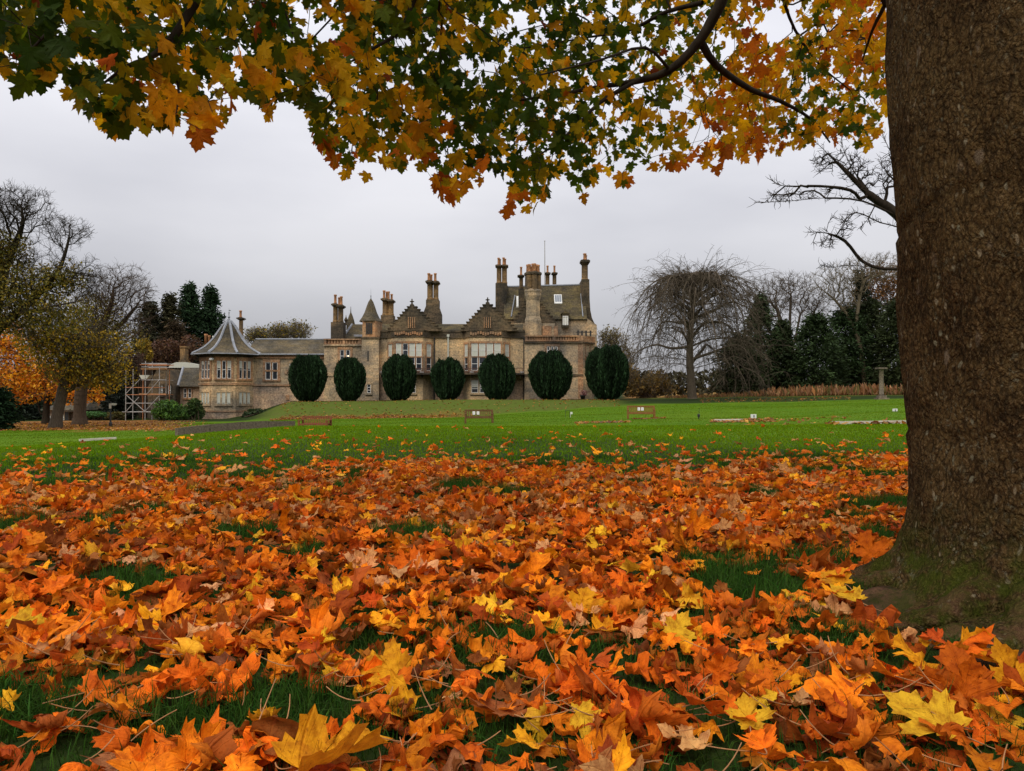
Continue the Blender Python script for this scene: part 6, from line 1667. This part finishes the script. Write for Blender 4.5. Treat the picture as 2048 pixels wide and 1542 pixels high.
for cx, top, hw, c, lab in ((1478, 668, 52, (.026, .034, .012), "dark holly half covered by the weeping tree"), (1522, 588, 46, (.024, .038, .013), "tallest dark conical evergreen right of the weeping tree"), (1565, 640, 46, (.026, .036, .013), "dark evergreen under the bare dome tree"), (1632, 628, 60, (.026, .042, .014), "rounded dark evergreen midway along the right edge"),
        (1692, 610, 58, (.024, .042, .014), "broad dark evergreen left of the stone column"), (1742, 598, 58, (.030, .040, .014), "dark evergreen directly behind the stone column"), (1800, 590, 52, (.030, .040, .014), "dark evergreen next to the maple trunk"), (1880, 600, 60, (.030, .040, .014), "dark evergreen hidden behind the maple trunk")):
    evergreen("holly_tree", lab, 94 + (cx % 7), cx, top, None, hw, c, 6800, "dome" if hw > 50 else "cone", H_, .5)

# bracken along the wood edge and rough grass under the trees
n = 5200
bx = rng.uniform(wx(1330, 89), wx(2000, 89), n); by_ = 88.5 + rng.normal(0, .8, n) + (bx - 22) * .02
hh = rng.uniform(.25, 1.25, n) * np.interp(bx, [wx(1330, 89), wx(1500, 89), wx(1560, 89), wx(2000, 89)], [.25, .5, 1.0, 1.0]) * (.5 + fbm(bx * .9, by_, 2))
C = np.stack([bx, by_, ground(bx, by_) + hh * .5], -1)
V, Q, c = cards(C, hh * 1.1, .28, up=np.array((0, 0, 1.0))[None], spread=.35, col=np.array([(.30, .135, .055), (.22, .10, .045), (.36, .20, .09), (.14, .11, .03)])[rng.integers(0, 4, n)] * np.exp(rng.normal(0, .25, (n, 1))))
tag(link("bracken", np_mesh("bracken", V, [Q], col=c, smooth=False), M["leaf_far"]), "rust coloured dead bracken along the foot of the evergreens", None, None, "stuff")

# leaves lying far off: under the left trees, at the foot of the bank, by the boards
def far_leaves(x, y, s=.2):
    n = len(x); C = np.stack([x, y, ground(x, y) + .05], -1)
    a = np.stack([rng.normal(size=n), rng.normal(size=n), .25 * rng.normal(size=n)], -1)
    col = np.array([(.30, .125, .02), (.24, .085, .02), (.34, .18, .04), (.15, .06, .022), (.38, .18, .02)])[rng.integers(0, 5, n)] * np.exp(rng.normal(0, .25, (n, 1)))
    a = unit(a); b = unit(np.cross(a, np.array((0, 0, 1.0)) + .35 * rng.normal(size=(n, 3)))); s = rng.uniform(.6, 1.2, (n, 1)) * s
    V = np.stack([C - a * s * .5, C + b * s * .4, C + a * s * .5, C - b * s * .4], 1).reshape(-1, 3)
    return V, np.repeat(col, 4, 0)
Fx, Fy = [], []
n = 15000; y = rng.uniform(44, 78, n); px_ = rng.uniform(-150, 430, n); x = (px_ - CX) / F * y
k = rng.random(n) < smooth01((y - 52 + (px_ - 60) * .035 + (fbm(x * .25, y * .25, 2) - .5) * 10) / 7) * smooth01((430 - px_) / 150); Fx.append(x[k]); Fy.append(y[k])
n = 3200; px_ = rng.uniform(540, 1000, n); y = 70.6 + rng.normal(0, .55, n) + (fbm(px_ * .03, px_ * .01, 2) - .5) * 2; x = (px_ - CX) / F * y; k = rng.random(n) < smooth01((1000 - px_) / 250); Fx.append(x[k]); Fy.append(y[k])
n = 900; px_ = rng.uniform(560, 1240, n); y = rng.uniform(71, 79, n); Fx.append((px_ - CX) / F * y); Fy.append(y)
for pa, pb, ya, yb, n in ((1420, 1545, 36.0, 39.5, 380), (1150, 1260, 38.0, 40, 170), (1265, 1330, 44.5, 46, 110), (1545, 1700, 35.5, 38.5, 80), (1650, 1900, 19.0, 19.6, 50), (1400, 1700, 72, 82, 420), (1400, 1850, 24, 34, 60)):
    px_ = rng.uniform(pa, pb, n); y = rng.uniform(ya, yb, n); Fx.append((px_ - CX) / F * y); Fy.append(y)
V, c = far_leaves(np.concatenate(Fx), np.concatenate(Fy))
tag(link("scattered_leaves", np_mesh("scattered_leaves", V, [np.arange(len(V)).reshape(-1, 4)], col=c, smooth=False), M["leaf_fallen_far"] if "leaf_fallen_far" in M else M["leaf_far"]), "fallen leaves strewn under the left trees and along the foot of the bank", None, None, "stuff")

# bare tree standing behind the maple trunk
bare_tree("bare_tree", "leafless tree close behind the maple trunk, its knobbly branches reaching left", 13.5,
          [([(1880, 930), (1876, 700), (1862, 560), (1830, 480), (1795, 430), (1740, 390), (1692, 342), (1640, 292), (1612, 268)], None), ([(1800, 435), (1725, 402, -.2), (1650, 396, -.4), (1580, 402, -.5), (1512, 405, -.6)], 0),
           ([(1742, 392), (1703, 335, .3), (1683, 285, .5), (1690, 250, .5)], 0), ([(1850, 540), (1800, 538, .2), (1758, 536, .3), (1722, 520, .3), (1690, 482, .2), (1652, 466, .1), (1615, 464, .1)], 0), ([(1795, 430), (1805, 380, .3), (1788, 320, .3), (1765, 270, .4)], 0), ([(1862, 560), (1830, 470, -.3), (1760, 445, -.5), (1712, 425, -.5), (1680, 450, -.5)], 0), ([(1722, 402), (1700, 380, -.3), (1640, 372, -.4), (1570, 372, -.5), (1545, 362, -.5)], 0), ([(1740, 535), (1700, 530, .4), (1665, 535, .4), (1640, 530, .4)], 0)],
          [(1740, 355, 60, 40), (1700, 330, 40, 40), (1620, 385, 60, 14), (1650, 320, 34, 30), (1700, 450, 50, 22), (1660, 480, 40, 18), (1780, 340, 22, 50), (1560, 395, 38, 14)], 260, "bark_dark", .105, 3, 0, None, .1, None, kappa=.15, twigl=.20, tip_r=.0055)

# far woods closing the view low down
def woods(a, b, Y, top, n, col, label):
    px_ = rng.uniform(a, b, n); h = rng.random(n) ** .8; tp = top + (fbm(px_ * .02, px_ * 0 + a, 3) - .5) * 46
    x = (px_ - CX) / F * Y; y = Y + rng.uniform(-5, 5, n); g0 = ground(x, y); z1 = CAMZ + (HOR - tp) / F * Y
    C = np.stack([x, y, g0 + (z1 - g0) * h], -1)
    V, Q, c = cards(C, rng.uniform(.6, 1.5, n), .55, col=np.array(col)[None] * np.exp(rng.normal(0, .4, (n, 1))))
    tag(link("woodland", np_mesh("woodland", V, [Q], col=c, smooth=False), M["leaf_ever"]), label, None, None, "stuff")
woods(-500, 500, 135, 735, 9000, (.035, .034, .018), "dim woodland closing the view behind the left trees")
woods(1180, 2500, 140, 742, 9000, (.045, .040, .020), "dim woodland closing the view on the right")
